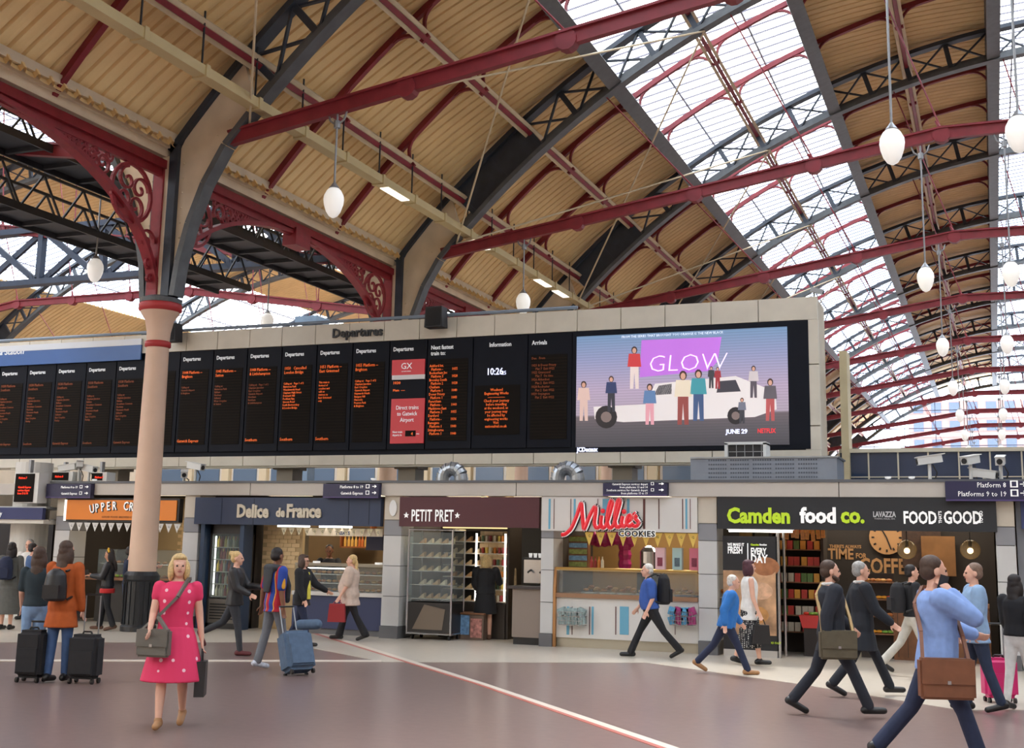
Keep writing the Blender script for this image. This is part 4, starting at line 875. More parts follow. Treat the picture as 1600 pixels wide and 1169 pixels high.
st=empty('leaflet_rack',(P(890,900)[0],YF+.5,1.46),'small rack of blue and green packets at the end of the cookie counter','rack'); m=MB(); m.b2(-.2,.2,0,.15,0,.62); m.build('frame',WOOD,st)
for i in range(5): m=MB(); m.b2(-.18,.18,-.03,0,.03+.12*i,.12+.12*i); m.build('packet',mat('packet%d'%(i%2),(110,150,180) if i%2 else (130,140,70),.6,0,.4,20),st)
kb=empty('wall_cookie_back',(P(975,900)[0],YF+2.6,0),kind='structure'); m=MB(); m.b2(-2.1,1.9,0,.1,0,2.9); m.build('plaster',mat('ochre_wall',(140,108,60),.7,0,.1,2),kb); m=MB(); m.b2(.75,1.5,-.04,0,0,2.3); m.build('door_panel',mat('ochre_door',(160,124,72),.6),kb)
bunting(912,1092,831,10,'yellow letter bunting strung under the striped fascia',mat('bunting_yellow',(222,186,92),.7),YF-.05,'G',.26)
for k,(a,b,c,lab) in enumerate(((877,917,(150,170,170),'wire basket of clear packets hung on the striped counter front'),(1049,1088,(170,60,120),'wire basket of purple and blue packets hung on the striped counter front'))):
    xa,za=P(a,955);xb,zb=P(b,977); bs=empty('wire_basket',((xa+xb)/2,YF-.12,zb),lab,'basket'); L=(xb-xa)/2; h=za-zb; m=MB()
    for zz in(0,h*.33,h*.66,h): m.path([(-L,.12,zz),(-L*.9,-.1,zz),(L*.9,-.1,zz),(L,.12,zz)],.006,4)
    for i in range(9): m.tube((-L*.9+L*1.8*i/8,-.1,0),(-L*.9+L*1.8*i/8,-.1,h),.005,4); m.tube((-L*.9+L*1.8*i/8,-.1,0),(-L*.9+L*1.8*i/8,.12,0),.005,4)
    m.build('wires',CHR,bs); 
    for i in range(8):
        cc=c if (i%2 or k==0) else (90,160,200); m=MB(); m.box((-L*.75+L*1.5*(i%4)/3,0,.08+.16*(i//4)),(.14,.12,.14),Matrix.Rotation(random.uniform(-.4,.4),3,'Y')); m.build('packet',mat('pkt_%d_%d'%(k,i%2),cc,.4,0,.4,25),bs)
# ---- charcoal shop
ps=empty('food_poster',(P(1170,930)[0],YF+.05,0),'tall black shop window poster with white lettering above a food photograph','poster'); x0,x1=P(1130,930)[0],P(1213,930)[0]; zt=P(1170,838)[1]
m=MB(); m.b2(x0,x1,YF,YF+.06,.12,zt); wpar(m.build('board',mat('poster_black',(30,30,34),.5)),ps); m=MB(); m.b2(x0,x1,YF-.02,YF+.08,0,.12); wpar(m.build('sill',FASC),ps)
pm=mat('food_photo',(206,160,120),.6,0,.6,3); z0=P(1170,992)[1]; z1=P(1170,892)[1]; m=MB(); m.b2(x0+.005,x1-.005,YF-.006,YF,z0,z1); wpar(m.build('photograph',pm),ps)
for i in range(3): m=MB(); m.ball(((x0+x1)/2+.12+.08*i,YF-.004,z0+.35+.42*i),.2,14,8,(1.3,.02,.9)); wpar(m.build('printed_bread',mat('bread%d'%i,[(196,140,80),(222,176,140),(170,110,70)][i],.6,0,.3,8)),ps)
def pt(b_,s_,px,py,mt_=SWH,**k): x,z=P(px,py); text(b_,s_,mt_,ps,Matrix.Translation(-Vector(ps.location))@face(x,YF-.008,z),**k)
pt('WE MAKE IT',.075,1137,853,off=.002,sx=.72); pt('FRESH',.17,1137,864.5,off=.005,sx=.58); pt('Camden',.045,1173,852.5,LIME,off=.002); pt('foodco',.045,1187,852.5,off=.002); pt('EVERY',.16,1173,866,off=.005,sx=.62); pt('DAY',.2,1173,879,off=.006,sx=.74); pt('THAT\'S GOOD FAST',.05,1180,1005,LIME)
x,z=P(1168.5,864); m=MB(); m.b2(x-.008,x+.008,YF-.01,YF,z-.17,z+.17); wpar(m.build('divider',SWH),ps)
m=MB(); m.tube((P(1216,930)[0],YF+.05,0),(P(1216,930)[0],YF+.05,2.45),.035,10); m.tube((P(1219,930)[0],YF+.5,.0),(P(1219,930)[0],YF+.5,2.4),.03,8); tag(m.build('door_post',CHR),'steel post beside the open shop entrance next to the poster','post')
cb=empty('wall_coffee_back',(P(1390,900)[0],YF+2.4,0),kind='structure'); xa,xb=P(1226,900)[0]-cb.location.x,P(1556,900)[0]-cb.location.x
m=MB(); m.b2(xa,xb,0,.1,0,2.9); m.build('plaster',mat('chalk_black',(44,38,36),.7),cb)
def ct_(b_,s_,px,py,c,**k): v=ony(px,py,YF+2.38); text(b_,s_,c,cb,Matrix.Translation(-Vector(cb.location))@face(v.x,YF+2.39,v.z),**k)
KRF=mat('kraft_letter',(176,134,92),.6); ct_("THERE'S ALWAYS",.085,1296,856,KRF,off=.003,sx=.9); ct_('TIME',.28,1294,873,KRF,off=.008,sx=.8); ct_('FOR',.13,1337,872,KRF,off=.004,sx=.8); ct_('COFFEE',.4,1343,895,KRF,off=.01,sx=.72)
v=ony(1385,840,YF+2.3); ck=empty('wall_clock',(v.x,YF+2.36,v.z),'large kraft faced wall clock in the charcoal shop','clock'); m=MB(); m.tube((0,-.04,0),(0,.03,0),.32,28); m.build('face',KRF,ck)
for i in range(12): a=i*math.pi/6; m=MB(); m.box((.25*math.sin(a),-.045,.25*math.cos(a)),(.03,.01,.05),Matrix.Rotation(a,3,'Y')); m.build('hour_mark',SBK,ck)
for a,l in((-.5,.18),(2.8,.24)): m=MB(); m.bar((0,-.05,0),(l*math.sin(a),-.05,l*math.cos(a)),.01,.025); m.build('hand',SBK,ck)
for i,px in enumerate((1417,1516)):
    v=ony(px,859,YF+.6); r=empty('globe_pendant',(v.x,YF+.6,v.z),['smoked glass globe pendant with a bare bulb beside the wall clock','smoked glass globe pendant with a bare bulb over the far counter'][i],'lamp')
    m=MB(); m.ball((0,0,0),.17,16,10); m.build('glass_globe',glassmat('smoked_glass',(190,176,150),.75,.05),r,True); m=MB(); m.ball((0,0,-.02),.05,10,8); m.build('bulb',mat('bulb_glow',(255,226,180),.4,0,0,1,14),r); m=MB(); m.tube((0,0,.15),(0,0,2.86-v.z),.008,5); m.tube((0,0,.05),(0,0,.18),.03,8); m.build('cord',SBK,r)
# entrance display rack
rk=empty('snack_rack',(P(1246,940,YF+1.2)[0],YF+1.4,0),'tall lit rack of snacks and hanging packets just inside the charcoal shop entrance','rack'); m=MB(); m.b2(-.45,.45,.2,.3,0,2.6); m.b2(-.5,-.45,-.25,.3,0,2.6); m.b2(.45,.5,-.25,.3,0,2.6); m.build('frame',DKW,rk)
for i in range(7):
    z=.4+.3*i; m=MB(); m.b2(-.45,.45,-.22,.2,z-.02,z); m.build('shelf',WOOD,rk); row('snack_pack',recolor(BOXM,[(190,60,50),(220,160,60),(90,120,60),(200,190,170)]) if i==0 else [x for x in bpy.data.meshes if x.name.startswith('carton.')][-4:],rk.location.x-.42,rk.location.x+.42,YF+1.3,z,7,'small snack pack on a shelf of the entrance rack','packet','snack packs on the entrance rack')
OR=mat('orange_packet',(206,128,50),.35,0,.3,20)
for i in range(9): m=MB(); m.box((0,0,0),(.07,.03,.34),Matrix.Rotation(random.uniform(-.1,.1),3,'Y')); o=m.build('hanging_packet',OR); o.location=(P(1222+8*i,870,YF+.7)[0],YF+.75,2.25+random.uniform(-.05,.05)); tag(o,'long orange packet hanging at the charcoal shop entrance','packet','hanging packets at the entrance')
m=MB(); m.tube((P(1215,860,YF+.7)[0],YF+.75,2.44),(P(1300,860,YF+.7)[0],YF+.75,2.44),.015,6); tag(m.build('hanging_rail',CHR),'steel rail holding the hanging orange packets','rail')
fb=empty('fruit_stand',(P(1276,985,YF+.9)[0],YF+.9,0),'red crate of fruit on a low stand inside the entrance','stand'); m=MB(); m.b2(-.2,.2,-.2,.2,0,.5); m.build('stand',DKW,fb); m=MB(); m.extr([(-.22,.5),(.22,.5),(.28,.72),(-.28,.72)],'y',-.22,.22); m.build('crate',mat('crate_red',(190,50,46),.5),fb)
FR=recolor(BUN,[(200,60,40),(220,150,40),(120,160,60)]); row('fruit',FR,fb.location.x-.2,fb.location.x+.2,YF+.85,.72,5,'piece of fruit in the red crate at the entrance','fruit','fruit in the red crate')
cn=empty('coffee_counter',(P(1465,960,YF+.9)[0],YF+1.2,0),'long timber coffee counter inside the charcoal shop','counter'); w0=P(1395,960,YF+.9)[0]-cn.location.x; w1=P(1556,960)[0]-cn.location.x-.1
m=MB(); m.b2(w0,w1,-.3,.4,0,.95); m.build('front',mat('counter_timber',(120,76,44),.5,0,.3,5),cn); m=MB(); m.b2(w0-.05,w1,-.36,.45,.95,1.0); m.build('worktop',mat('worktop_oak',(170,120,76),.4),cn)
for i in range(10): m=MB(); x=w0+(w1-w0)*(i+.5)/10; m.b2(x-.004,x+.004,-.305,-.3,.05,.93); m.build('plank_joint',DKW,cn)
row('syrup_pump_bottle',BOTS,cn.location.x+w0+.2,cn.location.x+w0+1.3,YF+1.2,1.0,9,'pump bottle standing on the timber coffee counter','bottle','pump bottles on the coffee counter'); row('paper_cup_stack',recolor(CAN,[(230,222,210),(210,190,160)]),cn.location.x+w0+1.4,cn.location.x+w1-.1,YF+1.25,1.0,9,'paper cup on the timber coffee counter','cup','cups on the coffee counter')
bk_=empty('bread_shelf',(P(1368,940,YF+.8)[0],YF+1.0,0),'stepped shelf of breads and red snack packs beside the timber counter','shelf'); m=MB(); m.b2(-.3,.3,.1,.3,0,1.5); m.build('back',DKW,bk_)
for i in range(4):
    z=.45+.3*i; m=MB(); m.b2(-.3,.3,-.2,.2,z-.02,z); m.build('shelf',WOOD,bk_); row('bread_roll',BUNS if i%2 else FR,bk_.location.x-.28,bk_.location.x+.28,YF+.9,z,6,'bread roll or red snack on the stepped shelf','food','foods on the stepped shelf')
pn=empty('chalk_menu',(P(1440,870,YF+2.2)[0],YF+2.3,1.6),'dark menu panel with rows of coffee pictures behind the counter','menu board'); m=MB(); m.b2(-.35,.35,0,.04,0,1.0); m.build('panel',mat('menu_dark',(64,44,36),.6,0,.5,9),pn)
wd=pbox('timber_panel',1440,838,1493,900,mat('panel_oak',(128,90,54),.5,0,.2,4),None,YF+2.2,.05); tag(wd,'plain oak wall panel behind the coffee counter','panel')
# ---------------------------------------------------------------- things on the kiosk roof
GALV=mat('galvanised',(172,178,184),.3,.7,.15,4)
def elbow(px,label,rad=.23):
    x=P(px,735,22.9)[0]; r=empty('ventilation_duct',(x,22.9,3.03),label,'duct'); 
    pts=[(-.2,0,0),(-.2,0,.2)]+[(-.2+.21*(1-math.cos(t*math.pi/8)),0,.2+.2*math.sin(t*math.pi/8)) for t in range(1,8)]+[(.22,0,.18),(.24,0,0)]
    for i in range(len(pts)-1): d_=(Vector(pts[i+1])-Vector(pts[i])).normalized()*.012; m=MB(); m.tube(pts[i],pts[i+1],rad*.62,16); m.tube(Vector(pts[i+1])-d_,Vector(pts[i+1])+d_,rad*.66,16); m.build('duct_segment',GALV,r,False)
elbow(706,'shiny galvanised duct elbow on the kiosk roof above the maroon sign'); elbow(886,'galvanised duct elbow on the kiosk roof above the striped fascia')
x0,x1,z0,z1=rect(1079,716,1308,750,22.6); r=empty('plant_housing',((x0+x1)/2,22.6,3.06),'long grey metal plant housing with perforated panels on the kiosk roof','housing'); m=MB(); m.b2(x0,x1,22.6,23.7,3.08,z1); wpar(m.build('casing',mat('housing_metal',(138,146,158),.4,.4,.1,3)),r)
m=MB(); m.b2(x0,x1+.03,22.57,23.72,z1,z1+.03); wpar(m.build('lid',GALV),r)
xp=P(1107,735,22.6)[0]
for i in range(5):
    m=MB()
    for a in range(8):
        for b in range(5): m.b2(xp+.42*i+.045*a,xp+.42*i+.045*a+.028,22.592,22.6,3.2+.08*b,3.23+.08*b)
    wpar(m.build('perforated_panel',mat('perforation_dark',(84,90,102),.5)),r)['kind']='stuff'
ac=empty('air_conditioner',(P(1165,705,23.2)[0],23.2,z1+.03),'white framed air conditioning unit standing on the plant housing','air conditioner'); m=MB(); 
for x in(-.38,.36): m.b2(x,x+.06,-.15,.3,0,.3)
m.b2(-.38,.42,-.15,.3,.27,.32); m.build('frame',mat('ac_white',(206,206,202),.5),ac); m=MB(); m.b2(-.33,.37,-.1,.25,0,.27); m.build('core',SBK,ac)
for i in range(5): m=MB(); m.b2(-.32+.16*i,-.31+.16*i,-.12,-.1,0,.27); m.build('grille_bar',GALV,ac)
m=MB(); m.b2(-.32,.36,-.12,-.1,.13,.14); m.build('grille_bar',GALV,ac)
# dark glazed band to the right
x0=P(1312,730,25.6)[0]; r=empty('window_2',(x0+3,25.6,3.05),kind='structure')
m=MB(); m.b2(-3,4.5,0,.1,.0,.1); m.b2(-3,4.5,-.05,.15,.84,.92); m.b2(-3,4.5,-.02,.0,.33,.35); m.build('frame',mat('frame_cream',(198,190,170),.5),r); GD=mat('glass_dark_blue',(44,58,84),.08)
for i in range(13): m=MB(); m.b2(-3+.58*i+.015,-3+.58*i+.565,0,.03,.1,.84); m.build('pane',GD,r); m=MB(); m.b2(-3+.58*i-.015,-3+.58*i+.015,-.03,.03,.1,.84); m.build('mullion',MATS['frame_cream'],r)
CW=mat('camera_white',(214,214,210),.4)
def cctv(px,py,yaw,label,Y=22.3,tilt=-.15,h=None):
    v=ony(px,py,Y); r=empty('security_camera',(v.x,Y,3.05),label,'security camera',None); hz=v.z-3.05
    m=MB(); m.tube((0,0,0),(0,0,hz-.05),.03,8); m.build('pole',CW,r); Rz=Matrix.Rotation(yaw,3,'Z')@Matrix.Rotation(tilt,3,'Y')
    m=MB(); m.box((0,0,hz),(.42,.14,.13),Rz); m.box(Rz@Vector((.02,0,.075))+Vector((0,0,hz)),(.5,.16,.015),Rz); m.build('housing',CW,r); m=MB(); p=Rz@Vector((-.21,0,0))+Vector((0,0,hz)); q=Rz@Vector((-.225,0,0))+Vector((0,0,hz)); m.tube(p,q,.05,10); m.build('lens',SBK,r)
    m=MB(); m.path([(0.05,0,hz-.08),(.12,.02,hz*.5),(.05,.05,0)],.012,5); m.build('cable',SBK,r)
for a in((106,731,.2,'white security camera at the far left of the trio above the navy platform sign'),(124,728,-.8,'white security camera in the middle of the trio above the navy platform sign'),(140,733,2.9,'long white security camera at the right of the trio above the navy platform sign'),(288,741,2.2,'small tilted white security camera right of the column'),(306,729,3.0,'white security camera on a tall pole right of the column'),
 (1452,719,.25,'white security camera against the dark glazed band'),(1516,719,1.1,'white security camera facing forward above the wide platform sign'),(1563,720,1.5,'small forward facing security camera at the end of the kiosk roof'),(1538,741,2.8,'low tilted security camera lying near the roof edge above the platform sign')): cctv(*a)
for a,b,c,d,lab,tx in((24,739,53,786,'tall hanging train monitor with red text left of the orange shop','Platform 7\n\n\nGatwick Express\nservices depart\nfrom 13 & 14'),(82,737,107,752,'small train monitor with red text behind the camera trio','Platform 8'),(144,738,160,752,'smallest train monitor with red text next to the column','Platform 9')):
    ym=YF-.45 if a==24 else YF+.3
    x0,x1,z0,z1=rect(a,b,c,d,ym); r=empty('train_monitor',((x0+x1)/2,ym,z0),lab,'monitor'); m=MB(); m.b2(x0,x1+.12,ym,ym+.3,z0,z1); wpar(m.build('casing',CW),r); m=MB(); m.b2(x0,x1,ym-.02,ym,z0+.02,z1-.02); wpar(m.build('screen',BK2),r)
    text(tx,.07,mat('led_red',(255,60,30),.5,0,0,1,.8),r,Matrix.Translation(-Vector(r.location))@face(x0+.1,ym-.025,z1-.14),sx=.8,res=1)
    m=MB(); m.b2((x0+x1)/2-.03,(x0+x1)/2+.03,ym+.1,ym+.2,min(z1,3.02)-.02,3.6 if z1<3.4 else z1+.2); wpar(m.build('hanger',STEEL),r)
for px,lab in((975,'stout beige post holding the board above the striped fascia'),(180,'stout beige post holding the board behind the column'),(450,'stout beige post holding the board above the navy sign'),(640,'stout beige post holding the board near the maroon sign')):
    x=P(px,738,24.9)[0]; m=MB(); m.b2(x-.22,x+.22,24.75,25.2,3.035,3.66); m.b2(x-.3,x+.3,24.7,25.25,3.56,3.66); tag(m.build('board_support_post',mat('post_taupe',(128,118,102),.6)),lab,'post')
for z,y in((3.615,24.55),(3.615,24.68)): m=MB(); m.tube((-24,y,z),(P(1080,730,24.3)[0],y,z),.025,6); tag(m.build('conduit_pipe',mat('pipe_cream',(206,200,182),.5)),'thin cream conduit pipe running beneath the departure board','pipe','conduits beneath the board')
DISH=MB().lathe([(.0,0),(.05,.02),(.055,.05)],n=10).mesh('roof_light')
for px in(585//1,1388-1388%1,1425,150): tag(link('dome_fitting',DISH,SWH,None,(P(px,752)[0],YF-.05,ZF1+.05)),'small white dome fitting on the edge of the kiosk roof','fitting','dome fittings on the roof edge')
# left end: low canopy with navy sign, shopfront beyond
lc=empty('platform_canopy',(P(30,800)[0],YF,0),'low canopy with navy platform sign left of the orange shop','canopy'); x0,x1=P(-150,800)[0],P(84,800)[0]
m=MB(); m.b2(x0,x1,YF-.35,YF-.25,P(30,812)[1],P(30,794)[1]); wpar(m.build('sign_band',mat('canopy_navy',(36,46,96),.45)),lc); m=MB(); m.b2(x0,x1,YF-.3,YF+1.2,P(30,818)[1],P(30,812)[1]); wpar(m.build('soffit',mat('soffit_white',(214,210,200),.5)),lc); m=MB(); m.b2(x0,x1,YF-.25,YF+1.2,P(30,795)[1],P(30,792)[1]); wpar(m.build('top',GALV),lc)
text('Platforms 1 to 7 only',.16,SWH,lc,Matrix.Translation(-Vector(lc.location))@face(P(21,807)[0],YF-.36,P(30,807)[1]),sx=.85,align='RIGHT')
x,_=P(15,900); m=MB(); m.tube((x-.1,YF+.6,0),(x-.1,YF+.6,3.6),.42,24); tag(m.build('white_column',mat('column_white',(206,204,198),.4)),'stout white clad column beneath the low canopy','column')
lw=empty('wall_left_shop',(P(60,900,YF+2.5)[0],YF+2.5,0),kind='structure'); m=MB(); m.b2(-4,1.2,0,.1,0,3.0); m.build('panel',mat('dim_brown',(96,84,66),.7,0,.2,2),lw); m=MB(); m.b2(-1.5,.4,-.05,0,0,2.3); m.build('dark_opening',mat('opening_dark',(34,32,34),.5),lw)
# ================================================================ people
PEND=[]
class Vol:
    """closed overlapping solids, later fused into one continuous surface"""
    def __init__(s): s.m=MB()
    def cap(s,p,q,r,r2=None,n=10):
        p,q=Vector(p),Vector(q); r2=r if r2 is None else r2; d=q-p; L=max(d.length,1e-5); d=d/L; a=d.orthogonal().normalized(); b=d.cross(a); rings=[]
        for k in range(1,4): t=math.pi/2*(1-k/3); rings.append((p-d*r*math.sin(t),r*math.cos(t)))
        for k in range(0,3): t=math.pi/2*k/3; rings.append((q+d*r2*math.sin(t),r2*math.cos(t)))
        s.loft([(c,a*rr,b*rr) for c,rr in rings],n,(p-d*r,q+d*r2)); return s
    def loft(s,rings,n=14,tips=None):
        vs=[];fs=[];k=len(rings)
        for c,a,b in rings:
            for i in range(n): t=2*math.pi*i/n; vs.append(Vector(c)+a*math.cos(t)+b*math.sin(t))
        for j in range(k-1):
            for i in range(n): fs.append((j*n+i,j*n+(i+1)%n,(j+1)*n+(i+1)%n,(j+1)*n+i))
        if tips:
            o=len(vs); vs+=[Vector(tips[0]),Vector(tips[1])]
            for i in range(n): fs.append((o,(i+1)%n,i)); fs.append((o+1,(k-1)*n+i,(k-1)*n+(i+1)%n))
        else: fs+=[tuple(range(n))[::-1],tuple(range((k-1)*n,k*n))]
        s.m.add(vs,fs); return s
    def ell(s,c,r): s.m.ball(c,1,14,10,r); return s
    def fuse(s,name,mt,parent,vox,it=3):
        me=s.m.mesh(name); t=bpy.data.objects.new('tmp',me); COL.objects.link(t)
        md=t.modifiers.new('r','REMESH'); md.mode='VOXEL'; md.voxel_size=vox; md.use_smooth_shade=True
        if it: sm=t.modifiers.new('s','SMOOTH'); sm.factor=.5; sm.iterations=it
        o=bpy.data.objects.new(name,None if 0 else me); COL.objects.link(o); o.parent=parent; PEND.append((t,o,mt,name)); return o
def flush():
    bpy.context.view_layer.update(); dg=bpy.context.evaluated_depsgraph_get()
    for t,o,mt,name in PEND:
        me=bpy.data.meshes.new_from_object(t.evaluated_get(dg)); me.name=name; me.materials.clear(); me.materials.append(mt)
        for p in me.polygons: p.use_smooth=True
        o.data=me
    for t,o,mt,name in PEND: 
        d=t.data; bpy.data.objects.remove(t); 
    PEND.clear()
def cloth(name,c,rough=.85,noise=.12): return mat('cloth_'+name,c,rough,0,noise,14)
SKIN={'a':mat('skin_light',(222,172,148),.55,0,.05,9),'b':mat('skin_mid',(196,142,112),.55,0,.05,9),'c':mat('skin_brown',(130,86,62),.55,0,.05,9)}
HAIR=lambda n,c: mat('hair_'+n,c,.6,0,.3,40)
EYE=mat('eye_dark',(30,26,26),.3); LIP=mat('lips',(168,92,88),.5)
PEOPLE={}
def person(key,label,px,py,rz,H=1.7,w=1.0,belly=0,skin='a',hair=None,hairc=None,hstyle='short',top=None,sleeve='long',tlen=.86,tfit=.02,bottom=None,skirt=None,shoe=None,
           legs=((0,0),(0,0)),arms=((0,.12,.15,0),(0,.12,.15,0)),lean=0,head=(0,0),flare=.0,loc=None,extra=None,kneelen=None):
    P0=onz(px,py,0) if loc is None else Vector(loc)
    k=H/1.75; root=empty('person',(P0.x,P0.y,0),label,'person',rz=R_(rz)); V3=Vector
    fw=lambda a:V3((0,-math.sin(a),-math.cos(a)))
    # legs hang from the hips, then the whole figure drops until the lower sole is on the ground
    L=[]
    for i,sx in enumerate((-1,1)):
        a,b=map(R_,legs[i]); hip=V3((sx*.09*w,0,.92))*k; kn=hip+fw(a)*.43*k; an=kn+fw(a-b)*.42*k; pitch=(a-b) if b>25*math.pi/180 else min(0,(a-b))*.7
        toe=an+V3((0,-math.cos(pitch),math.sin(pitch)))*.17*k+V3((0,0,-.045*k)) ; heel=an+V3((0,.05*math.cos(pitch),-.05*math.sin(pitch)))*k+V3((0,0,-.045*k)); L.append([hip,kn,an,toe,heel])
    low=min(min(l[3].z,l[4].z) for l in L)-.038*k
    dz=V3((0,0,-low))
    for l in L:
        for j in range(5): l[j]=l[j]+dz
    base=V3((0,0,.92*k))+dz; Rl=Matrix.Rotation(R_(lean),3,'X')
    def T(x,y,z): return base+Rl@(V3((x,y,z-.92))*k)
    AX=Rl@V3((1,0,0)); AY=Rl@V3((0,1,0))
    A=[]
    for i,sx in enumerate((-1,1)):
        a,ab,e,inw=arms[i]; a=R_(a); e=R_(e); sh=T(sx*.185*w,0,1.415)
        d=Rl.to_3x3()@V3((sx*math.sin(ab)*math.cos(a)*1.0,-math.sin(a),-math.cos(a)*math.cos(ab))); d.normalize(); el=sh+d*.29*k
        d2=V3((sx*math.sin(ab)-sx*math.sin(R_(inw)),-math.sin(a+e),-math.cos(a+e))).normalized(); wr=el+d2*.25*k; A.append((sh,el,wr,d2,sx))
    tors=[(.80,.075,.07,0),(.86,.135,.105,0),(.94,.168,.118,.004),(1.02,.155,.108,0),(1.1,.138,.1,-.006),(1.22,.155,.112,-.008),(1.32,.17,.116,-.006),(1.4,.165,.098,0),(1.45,.115,.08,.004),(1.485,.065,.062,.004)]
    def ring(z,rx,ry,cy,g=0):
        bl=belly*math.exp(-((z-1.08)/.16)**2); return (T(0,cy-bl*.55,z),AX*(rx*w+g+bl*.25)*k,AY*(ry*(.6+.4*w)+g+bl*.5)*k)
    # ---- body
    b=Vol(); b.loft([ring(*t) for t in tors])
    hd=T(0,-.012,1.63)+V3((0,0,.0)); Rh=Matrix.Rotation(R_(head[0]),3,'Z')@Matrix.Rotation(R_(head[1]),3,'X'); hp=lambda x,y,z: hd+Rh@(V3((x,y,z))*k)
    b.cap(T(0,.008,1.44),T(0,-.004,1.56),.056*k,.052*k)
    hv=MB()
    def hell(c,r): 
        m_=MB().ball((0,0,0),1,14,10,[q*k for q in r]); b.m.add([hp(*c)+Rh@V3(v) for v in m_.v],m_.f)
    hell((0,.012,.03),(.077,.096,.092)); hell((0,-.024,-.022),(.063,.07,.088)); hell((0,-.05,-.085),(.036,.036,.03)); hell((0,-.092,-.012),(.012,.022,.024)); hell((0,-.1,-.028),(.016,.016,.012))
    hell((0,-.083,.022),(.05,.012,.012))
    for sx in(-1,1): hell((sx*.078,.012,-.008),(.011,.024,.033))
    for (sh,el,wr,d2,sx) in A:
        b.cap(sh,el,.05*k*w,.041*k); b.cap(el,wr,.04*k,.028*k); side=d2.cross(V3((0,1,0.01))).normalized(); fwd=side.cross(d2).normalized()
        # palm plane: thumb side forward
        pc=wr+d2*.05*k; b.loft([(wr+d2*t*k,fwd*r1*k,side*r2*k) for t,r1,r2 in((-.01,.027,.022),(.03,.038,.017),(.07,.041,.015),(.092,.036,.012))],10)
        for j,(o,ln) in enumerate(((.03,.066),(.0105,.076),(-.0105,.07),(-.03,.055))):
            r0=wr+d2*.085*k+fwd*o*k; q=(d2*math.cos(.35)-side*sx*-1*math.sin(.35)*.6).normalized(); m1=r0+q*ln*.55*k; q2=(d2*math.cos(.9)+side*sx*math.sin(.9)*.6).normalized(); b.cap(r0,m1,.0092*k,.0085*k,8); b.cap(m1,m1+q2*ln*.5*k,.0085*k,.0075*k,8)
        t0=wr+d2*.025*k+fwd*.03*k; t1=t0+(fwd*.8+d2*.7).normalized()*.042*k; b.cap(t0,t1,.0125*k,.0105*k,8); b.cap(t1,t1+(d2*.95+fwd*.25).normalized()*.03*k,.0105*k,.009*k,8)
    for (hip,kn,an,toe,heel) in L:
        b.cap(hip,kn,.082*k*(.5+.5*w),.052*k); b.cap(kn,kn+(an-kn)*.35,.052*k,.054*k); b.cap(kn+(an-kn)*.35,an,.054*k,.034*k); b.cap(heel,toe,.034*k,.03*k)
    b.fuse('body',SKIN[skin],root,.0098,2)
    m_=MB()
    for sx in(-1,1): m_.ball(hp(sx*.03,-.0835,.004),.0105*k,8,6)
    m_.build('eyes',EYE,root); m_=MB(); e_=MB().ball((0,0,0),1,10,6,(.024*k,.009*k,.006*k)); m_.add([hp(0,-.0905,-.055)+Rh@V3(v) for v in e_.v],e_.f); m_.build('mouth',LIP,root)
    # ---- clothing
    if bottom:
        name,mt=bottom; g=.016; v=Vol(); v.loft([ring(*t,g=.012) for t in tors[:4]]+[ring(1.06,.148,.105,0,g=.01)])
        sho=(name=='shorts')
        for (hip,kn,an,toe,heel) in L:
            v.cap(hip,kn,(.09*(.5+.5*w)+.012)*k,.066*k)
            if not sho: e=kn+(an-kn)*.97; v.cap(kn,e,.066*k,(.05+flare)*k)
        v.fuse(name,mt,root,.014,3)
    if top:
        name,mt=top; v=Vol(); g=tfit; lo=tlen; rs=[]
        if lo<.86: rs=[(lo,.178+max(0,(.86-lo))*.12,.128+max(0,(.86-lo))*.1,.0)]+([(.8,.178,.128,0)] if lo<.76 else [])
        rs+=[t for t in tors[1:] if t[0]>lo+.02]; v.loft([ring(t[0],max(t[1],(.165 if t[0]<.95 else .145) if t[0]<1.2 else 0),max(t[2],.1 if t[0]<1.2 else 0),t[3],g=g if t[0]<1.44 else g*.6) for t in rs[:-1]]+[ring(1.475,.075,.072,.004,g=.008)])
        for (sh,el,wr,d2,sx) in A:
            if sleeve=='none': continue
            v.cap(sh,el if sleeve=='long' else sh+(el-sh)*(.8 if sleeve=='short' else .35),(.053*w+(g if sleeve!='cap' else .012))*k,(.043+(g if sleeve!='cap' else .02))*k)
            if sleeve=='long': v.cap(el,wr-d2*.015,(.042+g)*k,(.034+g*.7)*k)
        v.fuse(name,mt,root,.0135,3)
    if skirt:
        name,mt,zt,zb,rb=skirt; n=6; v=Vol(); v.loft([ring(zt+(zb-zt)*i/n,.15+(rb-.15)*(i/n)**.8,.11+(rb*.82-.11)*(i/n)**.8,0,g=.022) for i in range(n+1)],22); v.fuse(name,mt,root,.015,2)
    if shoe:
        for (hip,kn,an,toe,heel) in L:
            v=Vol(); v.cap(heel+V3((0,0,.008*k)),toe+V3((0,0,.004*k)),.044*k,.038*k); v.cap(heel+V3((0,0,.01)),an,.046*k,.044*k); v.fuse('shoe',shoe,root,.011,2)
    if hairc:
        v=Vol()
        def he(c,r):
            m2=MB().ball((0,0,0),1,14,10,[q*k for q in r]); v.m.add([hp(*c)+Rh@V3(q) for q in m2.v],m2.f)
        if hstyle!='bald': he((0,.03,.055),(.086,.094,.082)); he((0,.055,.0),(.082,.07,.075))
        if hstyle=='long':
            he((0,.06,-.1),(.1,.06,.13)); he((0,.08,-.24),(.095,.05,.16))
            for sx in(-1,1): he((sx*.078,.015,-.08),(.032,.05,.12))
        if hstyle=='bob':
            for sx in(-1,1): he((sx*.08,.0,-.05),(.036,.06,.11))
            he((0,.06,-.06),(.1,.06,.11)); he((0,-.04,.088),(.07,.05,.03))
